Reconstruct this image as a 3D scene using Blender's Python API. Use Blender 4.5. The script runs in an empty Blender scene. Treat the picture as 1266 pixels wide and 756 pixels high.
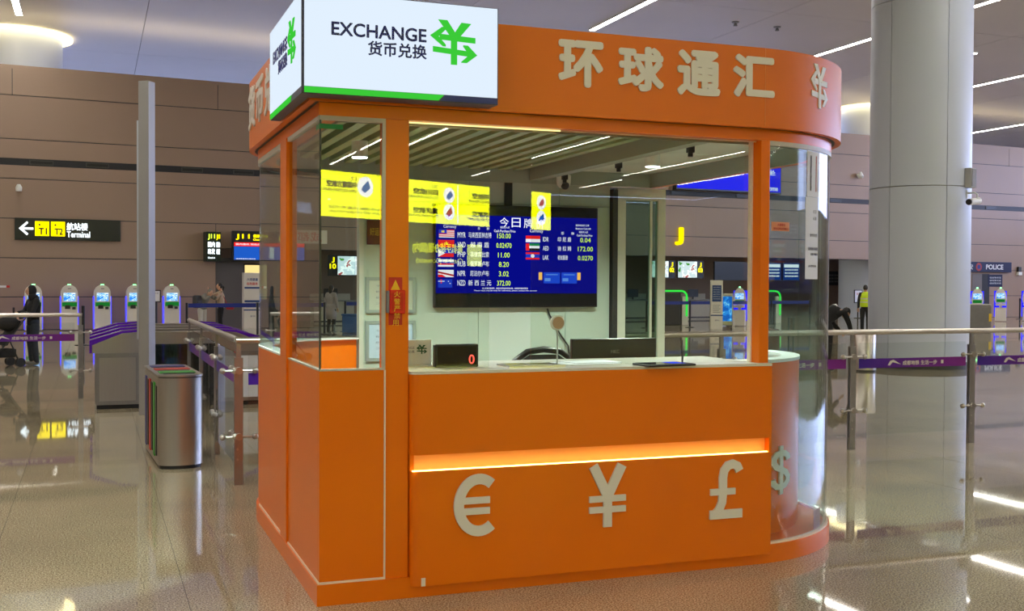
import bpy, bmesh, math, random
from mathutils import Vector, Matrix
random.seed(7)
SC = bpy.context.scene
COL = SC.collection
PI = math.pi

# ---------------------------------------------------------------- camera, world, exposure
YAW, PITCH, ROLL, FPX = 0.3575, -0.0202, 0.0047, 1387.26
CAM = Vector((-1.0416, -5.4899, 1.6))
fw = Vector((math.sin(YAW)*math.cos(PITCH), math.cos(YAW)*math.cos(PITCH), math.sin(PITCH)))
rt0 = Vector((math.cos(YAW), -math.sin(YAW), 0)); up0 = rt0.cross(fw)
rt = rt0*math.cos(ROLL) + up0*math.sin(ROLL); up = up0*math.cos(ROLL) - rt0*math.sin(ROLL)
cd = bpy.data.cameras.new('camera'); cam = bpy.data.objects.new('camera', cd); COL.objects.link(cam)
cd.sensor_fit = 'HORIZONTAL'; cd.sensor_width = 36; cd.lens = FPX/1266*36; cd.clip_end = 500; cd.clip_start = .05
cam.matrix_world = Matrix(((rt.x, up.x, -fw.x, CAM.x), (rt.y, up.y, -fw.y, CAM.y), (rt.z, up.z, -fw.z, CAM.z), (0, 0, 0, 1)))
SC.camera = cam
wd = bpy.data.worlds.new('daylight'); SC.world = wd; wd.use_nodes = True
wd.node_tree.nodes['Background'].inputs[0].default_value = (.48, .58, 1, 1)
wd.node_tree.nodes['Background'].inputs[1].default_value = 6.5
SC.view_settings.view_transform = 'Standard'; SC.view_settings.look = 'None'
SC.view_settings.gamma = 1; SC.view_settings.use_curve_mapping = False
SC.view_settings.exposure = 0.62
STRIP = 28.0     # radiance of the linear ceiling lights

# ---------------------------------------------------------------- materials
def srgb(r, g, b):
    f = lambda c: (c/255/12.92) if c/255 <= .04045 else ((c/255+.055)/1.055)**2.4
    return (f(r), f(g), f(b))
MC = {}
def M(name, col, rough=.5, metal=0, spec=.5, var=0, scale=6, bump=0, coat=0, stretch=None):
    if name in MC: return MC[name]
    m = bpy.data.materials.new(name); m.use_nodes = True; MC[name] = m
    nt = m.node_tree; b = nt.nodes['Principled BSDF']
    b.inputs['Base Color'].default_value = (*col, 1); b.inputs['Roughness'].default_value = rough
    b.inputs['Metallic'].default_value = metal; b.inputs['Specular IOR Level'].default_value = spec
    b.inputs['Coat Weight'].default_value = coat; b.inputs['Coat Roughness'].default_value = .06
    if var or bump:
        tc = nt.nodes.new('ShaderNodeTexCoord'); n = nt.nodes.new('ShaderNodeTexNoise')
        n.inputs['Scale'].default_value = scale; n.inputs['Detail'].default_value = 5
        if stretch:
            mp = nt.nodes.new('ShaderNodeMapping'); mp.inputs['Scale'].default_value = stretch
            nt.links.new(tc.outputs['Object'], mp.inputs[0]); nt.links.new(mp.outputs[0], n.inputs['Vector'])
        else: nt.links.new(tc.outputs['Object'], n.inputs['Vector'])
        if var:
            r = nt.nodes.new('ShaderNodeMapRange'); r.inputs['From Min'].default_value = .3; r.inputs['From Max'].default_value = .7
            r.inputs['To Min'].default_value = 1-var; r.inputs['To Max'].default_value = 1+var
            mx = nt.nodes.new('ShaderNodeVectorMath'); mx.operation = 'SCALE'; mx.inputs[0].default_value = col
            nt.links.new(n.outputs[0], r.inputs[0]); nt.links.new(r.outputs[0], mx.inputs['Scale'])
            nt.links.new(mx.outputs[0], b.inputs['Base Color'])
        if bump:
            bp = nt.nodes.new('ShaderNodeBump'); bp.inputs['Strength'].default_value = bump; bp.inputs['Distance'].default_value = .01
            nt.links.new(n.outputs[0], bp.inputs['Height']); nt.links.new(bp.outputs[0], b.inputs['Normal'])
    return m
def EM(name, col, s=1.0):
    if name in MC: return MC[name]
    m = bpy.data.materials.new(name); m.use_nodes = True; MC[name] = m
    nt = m.node_tree; nt.nodes.remove(nt.nodes['Principled BSDF'])
    e = nt.nodes.new('ShaderNodeEmission'); e.inputs[0].default_value = (*col, 1); e.inputs[1].default_value = s
    nt.links.new(e.outputs[0], nt.nodes['Material Output'].inputs[0]); return m
def picture(name, stops, scale, s=1.0):
    """a lit screen picture: noise through a colour ramp"""
    if name in MC: return MC[name]
    m = EM(name, (1, 1, 1), s); nt = m.node_tree; e = [n for n in nt.nodes if n.type == 'EMISSION'][0]
    tc = nt.nodes.new('ShaderNodeTexCoord'); n = nt.nodes.new('ShaderNodeTexNoise'); n.inputs['Scale'].default_value = scale
    n.inputs['Detail'].default_value = 2
    cr = nt.nodes.new('ShaderNodeValToRGB'); cr.color_ramp.interpolation = 'CONSTANT'
    while len(cr.color_ramp.elements) < len(stops): cr.color_ramp.elements.new(.5)
    for el, (p, c) in zip(cr.color_ramp.elements, stops): el.position = p; el.color = (*c, 1)
    nt.links.new(tc.outputs['Object'], n.inputs['Vector']); nt.links.new(n.outputs[0], cr.inputs[0]); nt.links.new(cr.outputs[0], e.inputs[0])
    return m
def glass(name, tint=(.93, .97, .95), f0=.05, wav=.0, rough=0.0):
    """thin pane: clear tint plus Schlick reflection"""
    if name in MC: return MC[name]
    m = bpy.data.materials.new(name); m.use_nodes = True; MC[name] = m
    nt = m.node_tree; N = nt.nodes; L = nt.links; N.remove(N['Principled BSDF'])
    g = N.new('ShaderNodeNewGeometry'); d = N.new('ShaderNodeVectorMath'); d.operation = 'DOT_PRODUCT'
    L.new(g.outputs['Normal'], d.inputs[0]); L.new(g.outputs['Incoming'], d.inputs[1])
    def math_(op, a, b=None):
        n = N.new('ShaderNodeMath'); n.operation = op
        for i, v in enumerate((a, b)):
            if v is None: continue
            if isinstance(v, (int, float)): n.inputs[i].default_value = v
            else: L.new(v, n.inputs[i])
        return n.outputs[0]
    k = math_('POWER', math_('SUBTRACT', 1.0, math_('ABSOLUTE', d.outputs['Value'])), 5)
    fac = math_('ADD', math_('MULTIPLY', k, 1-f0), f0)
    t = N.new('ShaderNodeBsdfTransparent'); t.inputs[0].default_value = (*tint, 1)
    gl = N.new('ShaderNodeBsdfGlossy'); gl.inputs['Roughness'].default_value = rough
    if wav:
        tc = N.new('ShaderNodeTexCoord'); n = N.new('ShaderNodeTexNoise'); n.inputs['Scale'].default_value = 1.6; n.inputs['Detail'].default_value = 0
        bp = N.new('ShaderNodeBump'); bp.inputs['Strength'].default_value = wav; bp.inputs['Distance'].default_value = .01
        L.new(tc.outputs['Object'], n.inputs['Vector']); L.new(n.outputs[0], bp.inputs['Height']); L.new(bp.outputs[0], gl.inputs['Normal'])
    mx = N.new('ShaderNodeMixShader'); L.new(fac, mx.inputs[0]); L.new(t.outputs[0], mx.inputs[1]); L.new(gl.outputs[0], mx.inputs[2])
    L.new(mx.outputs[0], N['Material Output'].inputs[0]); return m
def granite():
    m = bpy.data.materials.new('polished_granite'); m.use_nodes = True; nt = m.node_tree; N = nt.nodes; L = nt.links
    b = N['Principled BSDF']; g = N.new('ShaderNodeNewGeometry')
    v = N.new('ShaderNodeTexNoise'); v.inputs['Scale'].default_value = 110; v.inputs['Detail'].default_value = 3; v.inputs['Roughness'].default_value = .7
    cr = N.new('ShaderNodeValToRGB'); e = cr.color_ramp.elements
    e[0].position = .33; e[0].color = (*srgb(58, 47, 33), 1); e[1].position = .66; e[1].color = (*srgb(226, 215, 184), 1)
    k = e.new(.47); k.color = (*srgb(160, 145, 116), 1)
    v2 = N.new('ShaderNodeTexNoise'); v2.inputs['Scale'].default_value = .8; v2.inputs['Detail'].default_value = 3
    mr = N.new('ShaderNodeMapRange'); mr.inputs['From Min'].default_value = .3; mr.inputs['From Max'].default_value = .7
    mr.inputs['To Min'].default_value = .82; mr.inputs['To Max'].default_value = 1.1
    sc = N.new('ShaderNodeVectorMath'); sc.operation = 'SCALE'
    for n in (v, v2): L.new(g.outputs['Position'], n.inputs['Vector'])
    L.new(v.outputs[0], cr.inputs[0]); L.new(v2.outputs[0], mr.inputs[0]); L.new(cr.outputs[0], sc.inputs[0]); L.new(mr.outputs[0], sc.inputs['Scale'])
    L.new(sc.outputs[0], b.inputs['Base Color']); b.inputs['Roughness'].default_value = .032; b.inputs['Specular IOR Level'].default_value = .8
    return m
def band_print():
    """printed band: violet blue running into magenta along its own length"""
    m = bpy.data.materials.new('purple_band_print'); m.use_nodes = True; nt = m.node_tree; b = nt.nodes['Principled BSDF']
    tc = nt.nodes.new('ShaderNodeTexCoord'); sp = nt.nodes.new('ShaderNodeSeparateXYZ'); cr = nt.nodes.new('ShaderNodeValToRGB')
    cr.color_ramp.elements[0].color = (*srgb(58, 22, 150), 1); cr.color_ramp.elements[1].color = (*srgb(128, 26, 140), 1)
    nt.links.new(tc.outputs['Generated'], sp.inputs[0]); nt.links.new(sp.outputs[0], cr.inputs[0]); nt.links.new(cr.outputs[0], b.inputs['Base Color'])
    b.inputs['Roughness'].default_value = .35; return m

ORANGE = M('orange_lacquer', srgb(238, 118, 0), .3, 0, .35, .02, 2)
ORANGE2 = M('orange_fascia_sheet', srgb(230, 116, 6), .36, 0, .4, .03, 1.5)
WHITE = M('white_acrylic', srgb(228, 224, 214), .35)
TRIM = M('pale_edge_trim', srgb(240, 224, 205), .35)
WPAINT = M('white_paint', srgb(226, 228, 224), .45, var=.03)
BLACK = M('black_plastic', (.012, .012, .013), .35)
DARK = M('dark_grey', (.045, .045, .048), .5)
GREY = M('mid_grey', (.22, .22, .22), .5)
STEEL = M('brushed_steel', (.56, .54, .51), .28, 1, var=.03, scale=3, stretch=(60, 60, .6))
STEELH = M('handrail_steel', (.62, .58, .54), .3, 1, var=.05, scale=20)
STEELD = M('dark_steel', (.40, .39, .385), .32, 1, var=.06, scale=9)
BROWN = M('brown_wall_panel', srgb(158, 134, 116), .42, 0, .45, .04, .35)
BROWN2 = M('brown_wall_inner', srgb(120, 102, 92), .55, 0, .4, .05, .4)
CEIL = M('ceiling_panel_paint', srgb(198, 194, 200), .55, 0, .4, .03, .3)
GRAN = granite()
GROUT = M('dark_grout', srgb(60, 52, 42), .8)
PURPLE = M('purple_gloss', srgb(88, 24, 170), .25)
BAND = band_print()
GL_FRONT = glass('front_pane_glass', (.95, .975, .935), .045, .003)
GL_SIDE = glass('side_pane_glass', (.90, .95, .92), .045, .006)
GL_CURVE = glass('curved_pane_glass', (.88, .95, .935), .028, .012)
GL_RAIL = glass('rail_glass', (.95, .975, .97), .03)
KWALL = M('kiosk_wall_panel', srgb(176, 190, 180), .3, 0, .5, .02, 2)
SCREENBLUE = EM('screen_blue', srgb(8, 14, 150), .5)
TXTW = EM('screen_white', (.9, .93, 1), .72)
TXTY = EM('screen_yellow', srgb(214, 255, 40), .75)

# ---------------------------------------------------------------- mesh helpers
class G:
    def __init__(s): s.bm = bmesh.new(); s.m = 0
    def _f(s, vs):
        try:
            f = s.bm.faces.new(vs); f.material_index = s.m; return f
        except ValueError: return None
    def box(s, x0, x1, y0, y1, z0, z1, bev=0, rot=None, c=None):
        P = [Vector((x, y, z)) for z in (z0, z1) for y in (y0, y1) for x in (x0, x1)]
        if rot is not None:
            cc = Vector(c) if c is not None else Vector(((x0+x1)/2, (y0+y1)/2, (z0+z1)/2)); P = [cc + rot @ (p-cc) for p in P]
        v = [s.bm.verts.new(p) for p in P]
        fs = [s._f([v[i] for i in q]) for q in ((0, 2, 3, 1), (4, 5, 7, 6), (0, 1, 5, 4), (2, 6, 7, 3), (0, 4, 6, 2), (1, 3, 7, 5))]
        if bev:
            es = {e for f in fs for e in f.edges}
            r = bmesh.ops.bevel(s.bm, geom=list(es), offset=bev, segments=2, affect='EDGES', profile=.5)
            for f in r['faces']: f.material_index = s.m
        return s
    def prism(s, pts, z0, z1, fn=None):
        """pts counter-clockwise in plan, extruded z0..z1 (fn maps (a,b,c)->point)"""
        fn = fn or (lambda a, b, c: (a, b, c))
        lo = [s.bm.verts.new(fn(x, y, z0)) for x, y in pts]; hi = [s.bm.verts.new(fn(x, y, z1)) for x, y in pts]
        n = len(pts); s._f(lo[::-1]); s._f(hi)
        for i in range(n): s._f([lo[i], lo[(i+1) % n], hi[(i+1) % n], hi[i]])
        return s
    def ring(s, outer, inner, z0, z1, closed=True):
        n = len(outer); V = [[s.bm.verts.new((x, y, z)) for x, y in p] for p, z in ((outer, z0), (outer, z1), (inner, z1), (inner, z0))]
        k = n if closed else n-1
        for a in range(4):
            b = (a+1) % 4
            for i in range(k): s._f([V[a][i], V[a][(i+1) % n], V[b][(i+1) % n], V[b][i]])
        if not closed:
            s._f([V[a][0] for a in range(4)]); s._f([V[a][-1] for a in (3, 2, 1, 0)])
        bmesh.ops.recalc_face_normals(s.bm, faces=s.bm.faces)
        return s
    def cyl(s, p0, p1, r0, r1=None, n=16):
        p0, p1 = Vector(p0), Vector(p1); r1 = r0 if r1 is None else r1
        d = (p1-p0).normalized(); a = d.orthogonal().normalized(); b = d.cross(a)
        A = [s.bm.verts.new(p0 + r0*(a*math.cos(2*PI*i/n) + b*math.sin(2*PI*i/n))) for i in range(n)]
        B = [s.bm.verts.new(p1 + r1*(a*math.cos(2*PI*i/n) + b*math.sin(2*PI*i/n))) for i in range(n)]
        s._f(A[::-1]); s._f(B)
        for i in range(n): s._f([A[i], A[(i+1) % n], B[(i+1) % n], B[i]])
        return s
    def lathe(s, prof, c=(0, 0, 0), n=24):
        R = []
        for r, z in prof:
            R.append([s.bm.verts.new((c[0]+r*math.cos(2*PI*i/n), c[1]+r*math.sin(2*PI*i/n), c[2]+z)) for i in range(n)])
        for a, b in zip(R, R[1:]):
            for i in range(n): s._f([a[i], a[(i+1) % n], b[(i+1) % n], b[i]])
        s._f(R[0][::-1]); s._f(R[-1]); return s
    def tube(s, pts, r, n=8):
        pts = [Vector(p) for p in pts]; rings = []; ref = None
        for i, p in enumerate(pts):
            d = (pts[min(i+1, len(pts)-1)] - pts[max(i-1, 0)]).normalized()
            a = d.orthogonal().normalized() if ref is None else (ref - d*ref.dot(d)).normalized()
            ref = a; b = d.cross(a)
            rr = r[i] if isinstance(r, (list, tuple)) else r
            rings.append([s.bm.verts.new(p + rr*(a*math.cos(2*PI*k/n) + b*math.sin(2*PI*k/n))) for k in range(n)])
        for A, B in zip(rings, rings[1:]):
            for k in range(n): s._f([A[k], A[(k+1) % n], B[(k+1) % n], B[k]])
        s._f(rings[0][::-1]); s._f(rings[-1]); return s
    def ball(s, c, rx, ry=None, rz=None, n=12, fn=None):
        ry = rx if ry is None else ry; rz = rx if rz is None else rz; c = Vector(c); R = []
        top = s.bm.verts.new(c+Vector((0, 0, rz))); bot = s.bm.verts.new(c-Vector((0, 0, rz)))
        for j in range(1, n//2+1):
            t = PI*j/(n//2+1); q = []
            for i in range(n):
                v = Vector((rx*math.sin(t)*math.cos(2*PI*i/n), ry*math.sin(t)*math.sin(2*PI*i/n), rz*math.cos(t)))
                q.append(s.bm.verts.new(c + (fn(v) if fn else v)))
            R.append(q)
        for i in range(n):
            s._f([top, R[0][i], R[0][(i+1) % n]]); s._f([bot, R[-1][(i+1) % n], R[-1][i]])
        for a, b in zip(R, R[1:]):
            for i in range(n): s._f([a[i], b[i], b[(i+1) % n], a[(i+1) % n]])
        return s
    def mesh(s, me, mats=1):
        s.bm.from_mesh(me); return s
    def done(s, name, mats, parent=None, smooth=False, loc=None, rz=0):
        me = bpy.data.meshes.new(name); bmesh.ops.recalc_face_normals(s.bm, faces=s.bm.faces); s.bm.to_mesh(me); s.bm.free()
        for m in (mats if isinstance(mats, (list, tuple)) else [mats]): me.materials.append(m)
        if smooth:
            for p in me.polygons: p.use_smooth = True
            if smooth is not True: me.set_sharp_from_angle(angle=math.radians(smooth))
        o = bpy.data.objects.new(name, me); COL.objects.link(o)
        if parent: o.parent = parent
        if loc: o.location = loc
        if rz: o.rotation_euler.z = rz
        return o
def tag(o, label=None, cat=None, group=None, kind=None):
    for k, v in (('label', label), ('category', cat), ('group', group), ('kind', kind)):
        if v: o[k] = v
    return o
def thing(name, label, cat, loc=(0, 0, 0), rz=0, group=None):
    o = bpy.data.objects.new(name, None); COL.objects.link(o); o.location = loc; o.rotation_euler.z = rz; o.empty_display_size = .1
    return tag(o, label, cat, group)
def copy_tree(o, loc=None, rz=None, label=None, group=None, parent=None):
    c = o.copy(); COL.objects.link(c)
    if parent: c.parent = parent
    if loc is not None: c.location = loc
    if rz is not None: c.rotation_euler.z = rz
    if label: c['label'] = label
    if group: c['group'] = group
    for ch in list(o.children): copy_tree(ch, parent=c)
    return c
def glyphs(s, bold=0, res=3):
    c = bpy.data.curves.new('glyphs', 'FONT'); c.body = s; c.resolution_u = res; c.fill_mode = 'BOTH'; c.extrude = .5
    o = bpy.data.objects.new('glyphs', c); COL.objects.link(o); bpy.context.view_layer.update()
    dg = bpy.context.evaluated_depsgraph_get(); me = bpy.data.meshes.new_from_object(o.evaluated_get(dg))
    bpy.data.objects.remove(o); bpy.data.curves.remove(c); return me
def txt_into(g, s, x0, x1, z0, z1, fn, bold=0, depth=.004, res=3, mirror=False):
    me = glyphs(s, bold, res); co = [v.co.copy() for v in me.vertices]
    a, b = min(c.x for c in co), max(c.x for c in co); p, q = min(c.y for c in co), max(c.y for c in co)
    for v, c in zip(me.vertices, co):
        u = (c.x-a)/(b-a)
        if mirror: u = 1-u
        v.co = fn(x0+u*(x1-x0), z0+(c.y-p)/(q-p)*(z1-z0), (c.z+.5)*depth)
    n0 = len(g.bm.faces)
    if bold < .015: g.bm.from_mesh(me)
    else:            # heavier strokes: the glyph laid eight times around itself, kept inside the same box
        h = bold*(z1-z0)*1.05; base = [v.co.copy() for v in me.vertices]; inv = [((c.x-a)/(b-a), (c.y-p)/(q-p), (c.z+.5)*depth) for c in co]
        for k in range(8):
            dx, dz = h*math.cos(k*PI/4), h*math.sin(k*PI/4); dd = .00006*k
            for v, (u, w, t_) in zip(me.vertices, inv):
                if mirror: u = 1-u
                v.co = fn(x0+h+u*(x1-x0-2*h)+dx, z0+h+w*(z1-z0-2*h)+dz, t_+(dd if t_ > 0 else 0))
            g.bm.from_mesh(me)
    g.bm.faces.ensure_lookup_table()
    for f in g.bm.faces[n0:]: f.material_index = g.m
    bpy.data.meshes.remove(me)
def txt(s, x0, x1, z0, z1, y, mat, parent, name='lettering', bold=0, depth=.004, fn=None, res=3, mirror=False):
    g = G(); txt_into(g, s, x0, x1, z0, z1, fn or (lambda a, b, c: Vector((a, y-c, b))), bold, depth, res, mirror)
    return g.done(name, mat, parent)
EMB = [[(.17, 1), (.36, 1), (.56, .68), (.44, .62)][::-1], [(.66, .97), (.87, .96), (.60, .60), (.48, .66)][::-1],
       [(.44, 0), (.57, 0), (.57, .70), (.44, .70)], [(.2, .55), (.96, .52), (.96, .645), (.2, .68)],
       [(0, .63), (.27, .40), (.33, .40), (.33, .44), (.18, .62), (.36, .82), (.36, .84), (.25, .84)],
       [(.06, .265), (.86, .205), (.86, .325), (.06, .39)], [(1, .25), (.80, .46), (.70, .46), (.70, .43), (.83, .25), (.66, .08), (.66, .06), (.78, .06)]]
def emblem(x0, x1, z0, z1, y, mat, parent, fn=None, depth=.006, name='currency_emblem', mirror=False):
    fn = fn or (lambda a, b, c: Vector((a, y-c, b))); g = G()
    for poly in EMB:
        P = [((1-u if mirror else u), v) for u, v in poly]
        lo = [g.bm.verts.new(fn(x0+u*(x1-x0), z0+v*(z1-z0), 0)) for u, v in P]; hi = [g.bm.verts.new(fn(x0+u*(x1-x0), z0+v*(z1-z0), depth)) for u, v in P]
        g._f(lo); g._f(hi)
        for i in range(len(P)): j = (i+1) % len(P); g._f([lo[i], lo[j], hi[j], hi[i]])
    return g.done(name, mat, parent)
def arc(cx, cy, r, a0, a1, n): return [(cx+r*math.cos(math.radians(a0+(a1-a0)*i/n)), cy+r*math.sin(math.radians(a0+(a1-a0)*i/n))) for i in range(n+1)]
# back wall frame: s runs along the far wall, d towards the camera
WDIR = Vector((.99504, .09946, 0)); WN = Vector((.09946, -.99504, 0)); W0 = Vector((-2.399, 34.021, 0)); WRZ = math.atan2(.09946, .99504)
def wp(s, d=0, z=0): p = W0 + WDIR*s + WN*d; return (p.x, p.y, z)

# ---------------------------------------------------------------- setting: floor
TX, TY = .984, 1.97
fl = G().box(-60, 110, -105, 90, -.30, -.012).done('floor', GROUT); tag(fl, kind='structure')
tile = None; XA, YA = -.6-TX*5, 4.7-TY*6; NX, NY = 21, 13
for i in range(NX):
    for j in range(NY):
        x, y = XA+i*TX, YA+j*TY
        if tile is None:
            tile = G().box(.0015, TX-.0015, .0015, TY-.0015, -.012, 0).done('floor_tile', GRAN, fl); o = tile
        else:
            o = tile.copy(); COL.objects.link(o)
        o.location = (x, y, random.uniform(-.0004, 0))
x1, y1 = XA+NX*TX, YA+NY*TY
far = G()
def tiles_into(g, xa, xb, ya, yb, sx, sy):
    x = xa
    while x < xb-.01:
        y = ya
        while y < yb-.01:
            g.box(x+.003, min(x+sx, xb)-.003, y+.003, min(y+sy, yb)-.003, -.012, 0); y += sy
        x += sx
tiles_into(far, XA-TX*50, x1+TX*80, y1, y1+TY*20, TX*2, TY)
tiles_into(far, XA-TX*50, XA, YA, y1, TX*2, TY); tiles_into(far, x1, x1+TX*80, YA, y1, TX*2, TY)
tiles_into(far, XA-TX*50, x1+TX*80, YA-TY*46, YA, TX*10, TY*2)
tag(far.done('floor_paving', GRAN, fl), kind='stuff')

# ---------------------------------------------------------------- setting: ceiling with light strips
CZ = 10.2
ce = G().box(-37, 57, -96, 85, CZ+.05, CZ+.4).done('ceiling', DARK); tag(ce, kind='structure')
pan = None
for i in range(10):
    for j in range(12):
        x, y = -37+i*9.4, -91+j*14.5
        if pan is None: pan = G().box(.012, 9.388, .012, 14.488, 0, .05).done('ceiling_panel', CEIL, ce); o = pan
        else: o = pan.copy(); COL.objects.link(o)
        o.location = (x, y, CZ)
LIGHT = EM('linear_light', (1, .95, .84), STRIP)
lab = {(1, 4): 'linear ceiling light running out above the orange fascia, left of the white column', (2, 4): 'linear ceiling light passing behind the top of the white column',
       (3, 4): 'linear ceiling light right of the white column, middle of the three there', (4, 4): 'lowest linear ceiling light right of the white column, nearest the wall top',
       (0, 4): 'short end of linear ceiling light above the round column at the top left'}
l0 = None
for k in range(-3, 6):
    for j in range(6):
        x = {0: -3.25, 1: 14.82, 2: 24.4, 3: 34.6, 4: 45.4}.get(k, None)
        if x is None: x = -3.25+9.5*k if k < 0 else 45.4+9.8*(k-4)
        yf = {0: 34.2, 1: 29.4, 2: 30.2, 3: 37, 4: 48}.get(k, 30.0)
        ye = yf-17*(4-j) if j < 5 else yf+17.5
        label = lab.get((k, j), 'long thin warm white light in the hall ceiling outside the view')
        if l0 is None:
            l0 = thing('linear_ceiling_light', label, 'light', group='linear ceiling lights')
            G().box(-.095, .095, -15, 0, -.03, -.004).done('diffuser', LIGHT, l0)
            g = G()
            for sx in (-.115, .098): g.box(sx, sx+.017, -15.02, .02, -.035, 0)
            g.done('housing', M('strip_housing', (.5, .5, .5), .4), l0)
            o = l0
        else: o = copy_tree(l0, label=label)
        o.location = (x, ye, CZ)
        if k in (0, 1, 2, 3, 4) and j == 4: del o['group']
for x, y, ln in ((17.4, -52, 15), (27.2, -53, 15), (27.5, -75, 5), (40, -78.5, 8.5), (38.5, -54, 21), (46.6, -66, 15), (15.2, -56, 20)):
    o = copy_tree(l0, (x, y, CZ), label='long thin warm white light in the hall ceiling outside the view'); o.scale.y = ln/15
for n_, (x, y) in enumerate(((18.72, 26.6), (20.39, 26.7))):
    t = thing('sprinkler', ('small ceiling sprinkler further left above the orange fascia', 'small ceiling sprinkler nearer the white column')[n_], 'sprinkler', (x, y, CZ))
    G().cyl((0, 0, 0), (0, 0, -.03), .12, n=14).done('escutcheon', GREY, t); G().cyl((0, 0, -.03), (0, 0, -.14), .035, .07, n=10).done('head', GREY, t)
t = thing('downlight', 'small round white downlight in the ceiling right of the white column', 'light', (29.46, 27.6, CZ))
G().cyl((0, 0, 0), (0, 0, -.04), .2, n=20).done('rim', WHITE, t); G().cyl((0, 0, -.04), (0, 0, -.05), .15, n=20).done('lens', EM('downlight_lens', (1, 1, 1), 8), t)

# ---------------------------------------------------------------- setting: far wall with cladding panels
wall = G().box(-36, 5.38, .03, .4, 0, 8.4).box(5.38, 41.2, .03, .4, 2.75, 8.4).box(41.2, 58, .03, .4, 0, 8.4).done('wall_back', DARK, loc=(W0.x, W0.y, 0), rz=WRZ)
tag(wall, kind='structure')
ZR = [0, 1.07, 2.33, 3.60, 4.88, 5.32, 5.52, 6.15, 7.55, 8.42]
for i, (a, b) in enumerate(zip(ZR, ZR[1:])):
    if i == 5: continue
    wdt = 6.5 if i == 8 else 120
    s = -1.05-6.5*5 if i == 8 else -36
    while s < 56:
        e = min(s+wdt, 58)
        cuts = [(s, e, a, b)]
        if a < 2.72:
            cuts = []
            if s < 5.38: cuts.append((s, min(e, 5.38), a, b))
            if e > 41.2: cuts.append((max(s, 41.2), e, a, b))
            if b > 2.72 and e > 5.38 and s < 41.2: cuts.append((max(s, 5.38), min(e, 41.2), 2.75, b))
        for (p, q, z0, z1) in cuts:
            G().box(p+.012, q-.012, 0, .03, z0+.014, z1-.014).done('cladding_panel', BROWN, wall)
        s = e
G().box(-36, 58, .012, .03, 5.32, 5.52).done('dark_band', M('band_black', (.02, .02, .024), .5), wall)  # dark strip between panel rows, holding the vents
for s in (-.19, 1.52, 4.58, 6.34, 9.0, 13.2, 24.6, 28, 33.2, 43.2, 46):
    g = G().box(s-.36, s+.36, -.012, .012, 5.345, 5.495)
    g.done('air_vent', M('vent_grey', (.05, .05, .045), .5), wall); 
    G().box(s-.33, s+.33, -.016, -.012, 5.375, 5.465).done('vent_slot', BLACK, wall)
# recess with the check-in area behind the lintel
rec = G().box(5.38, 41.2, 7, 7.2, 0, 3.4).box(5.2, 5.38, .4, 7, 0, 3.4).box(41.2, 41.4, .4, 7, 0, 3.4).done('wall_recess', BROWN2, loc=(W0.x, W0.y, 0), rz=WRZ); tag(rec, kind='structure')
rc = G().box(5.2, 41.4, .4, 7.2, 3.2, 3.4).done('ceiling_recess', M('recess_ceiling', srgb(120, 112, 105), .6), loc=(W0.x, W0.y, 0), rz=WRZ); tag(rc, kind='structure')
li = G().box(5.38, 9.0, -.05, .06, 2.29, 2.42).done('trim_lintel', DARK, loc=(W0.x, W0.y, 0), rz=WRZ); tag(li, kind='structure')
ld = G().box(5.4, 6.35, .1, .3, 0, 2.29).done('trim_dark_panel', M('dark_cladding', srgb(92, 88, 88), .45), loc=(W0.x, W0.y, 0), rz=WRZ); tag(ld, kind='structure')

wb = G().box(-37, 57, -96.5, -96, 0, 10.2).done('wall_rear_unseen', BROWN2); tag(wb, kind='structure')  # unseen, added to keep bright sky out of the pane reflections
wb = G().box(-37.4, -37, -96, 85, 0, 10.2).done('wall_left_unseen', BROWN2); tag(wb, kind='structure')  # unseen, added to stop bluish daylight tinting the left ceiling
wb = G().box(57, 57.4, -16, 36, 0, 5.6).box(57, 57.4, -96, -16, 0, 10.2).box(57, 57.4, 36, 85, 0, 10.2).done('wall_right_unseen', BROWN2); tag(wb, kind='structure')  # unseen, its high opening shaped for daylight and calmer glass reflections
t = thing('cove_strip', 'hidden warm cove light along the top of the far wall', 'light', (W0.x, W0.y, 0), WRZ)
G().box(-34, 57, .08, .28, 8.42, 8.46).done('diffuser', EM('cove_warm', (1, .80, .42), 7.0), t); G().box(-34, 57, .03, .08, 8.40, 8.52).done('lip', BROWN, t)
# round ceiling columns beyond the wall, in glowing coves
def rp(lat, dep): p = CAM + Vector((fw.x, fw.y, 0)).normalized()*dep + rt0*lat; return (p.x, p.y)
COLM = M('column_paint', srgb(204, 213, 232), .38, 0, .5, .02, .4)
for lat, dep, r, lb in ((-17.35, 39.5, 1.45, 'round pale column rising into a glowing ceiling ring at the top left'), (17.55, 55.0, 1.5, 'round pale column rising into a glowing ceiling ring behind the kiosk right end')):
    x, y = rp(lat, dep); t = thing('round_column', lb, 'column', (x, y, 0))
    G().lathe([(r, 0), (r, CZ-.02)], n=40).done('shaft', COLM, t, smooth=40)
    g = G(); o_ = [(math.cos(2*PI*i/40)*(r+.34), math.sin(2*PI*i/40)*(r+.34)) for i in range(40)]; i_ = [(math.cos(2*PI*i/40)*(r+.02), math.sin(2*PI*i/40)*(r+.02)) for i in range(40)]
    g.ring(o_, i_, CZ-.10, CZ-.02).done('cove_light', EM('cove_glow', (1, .82, .42), 3.2), t)

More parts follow.
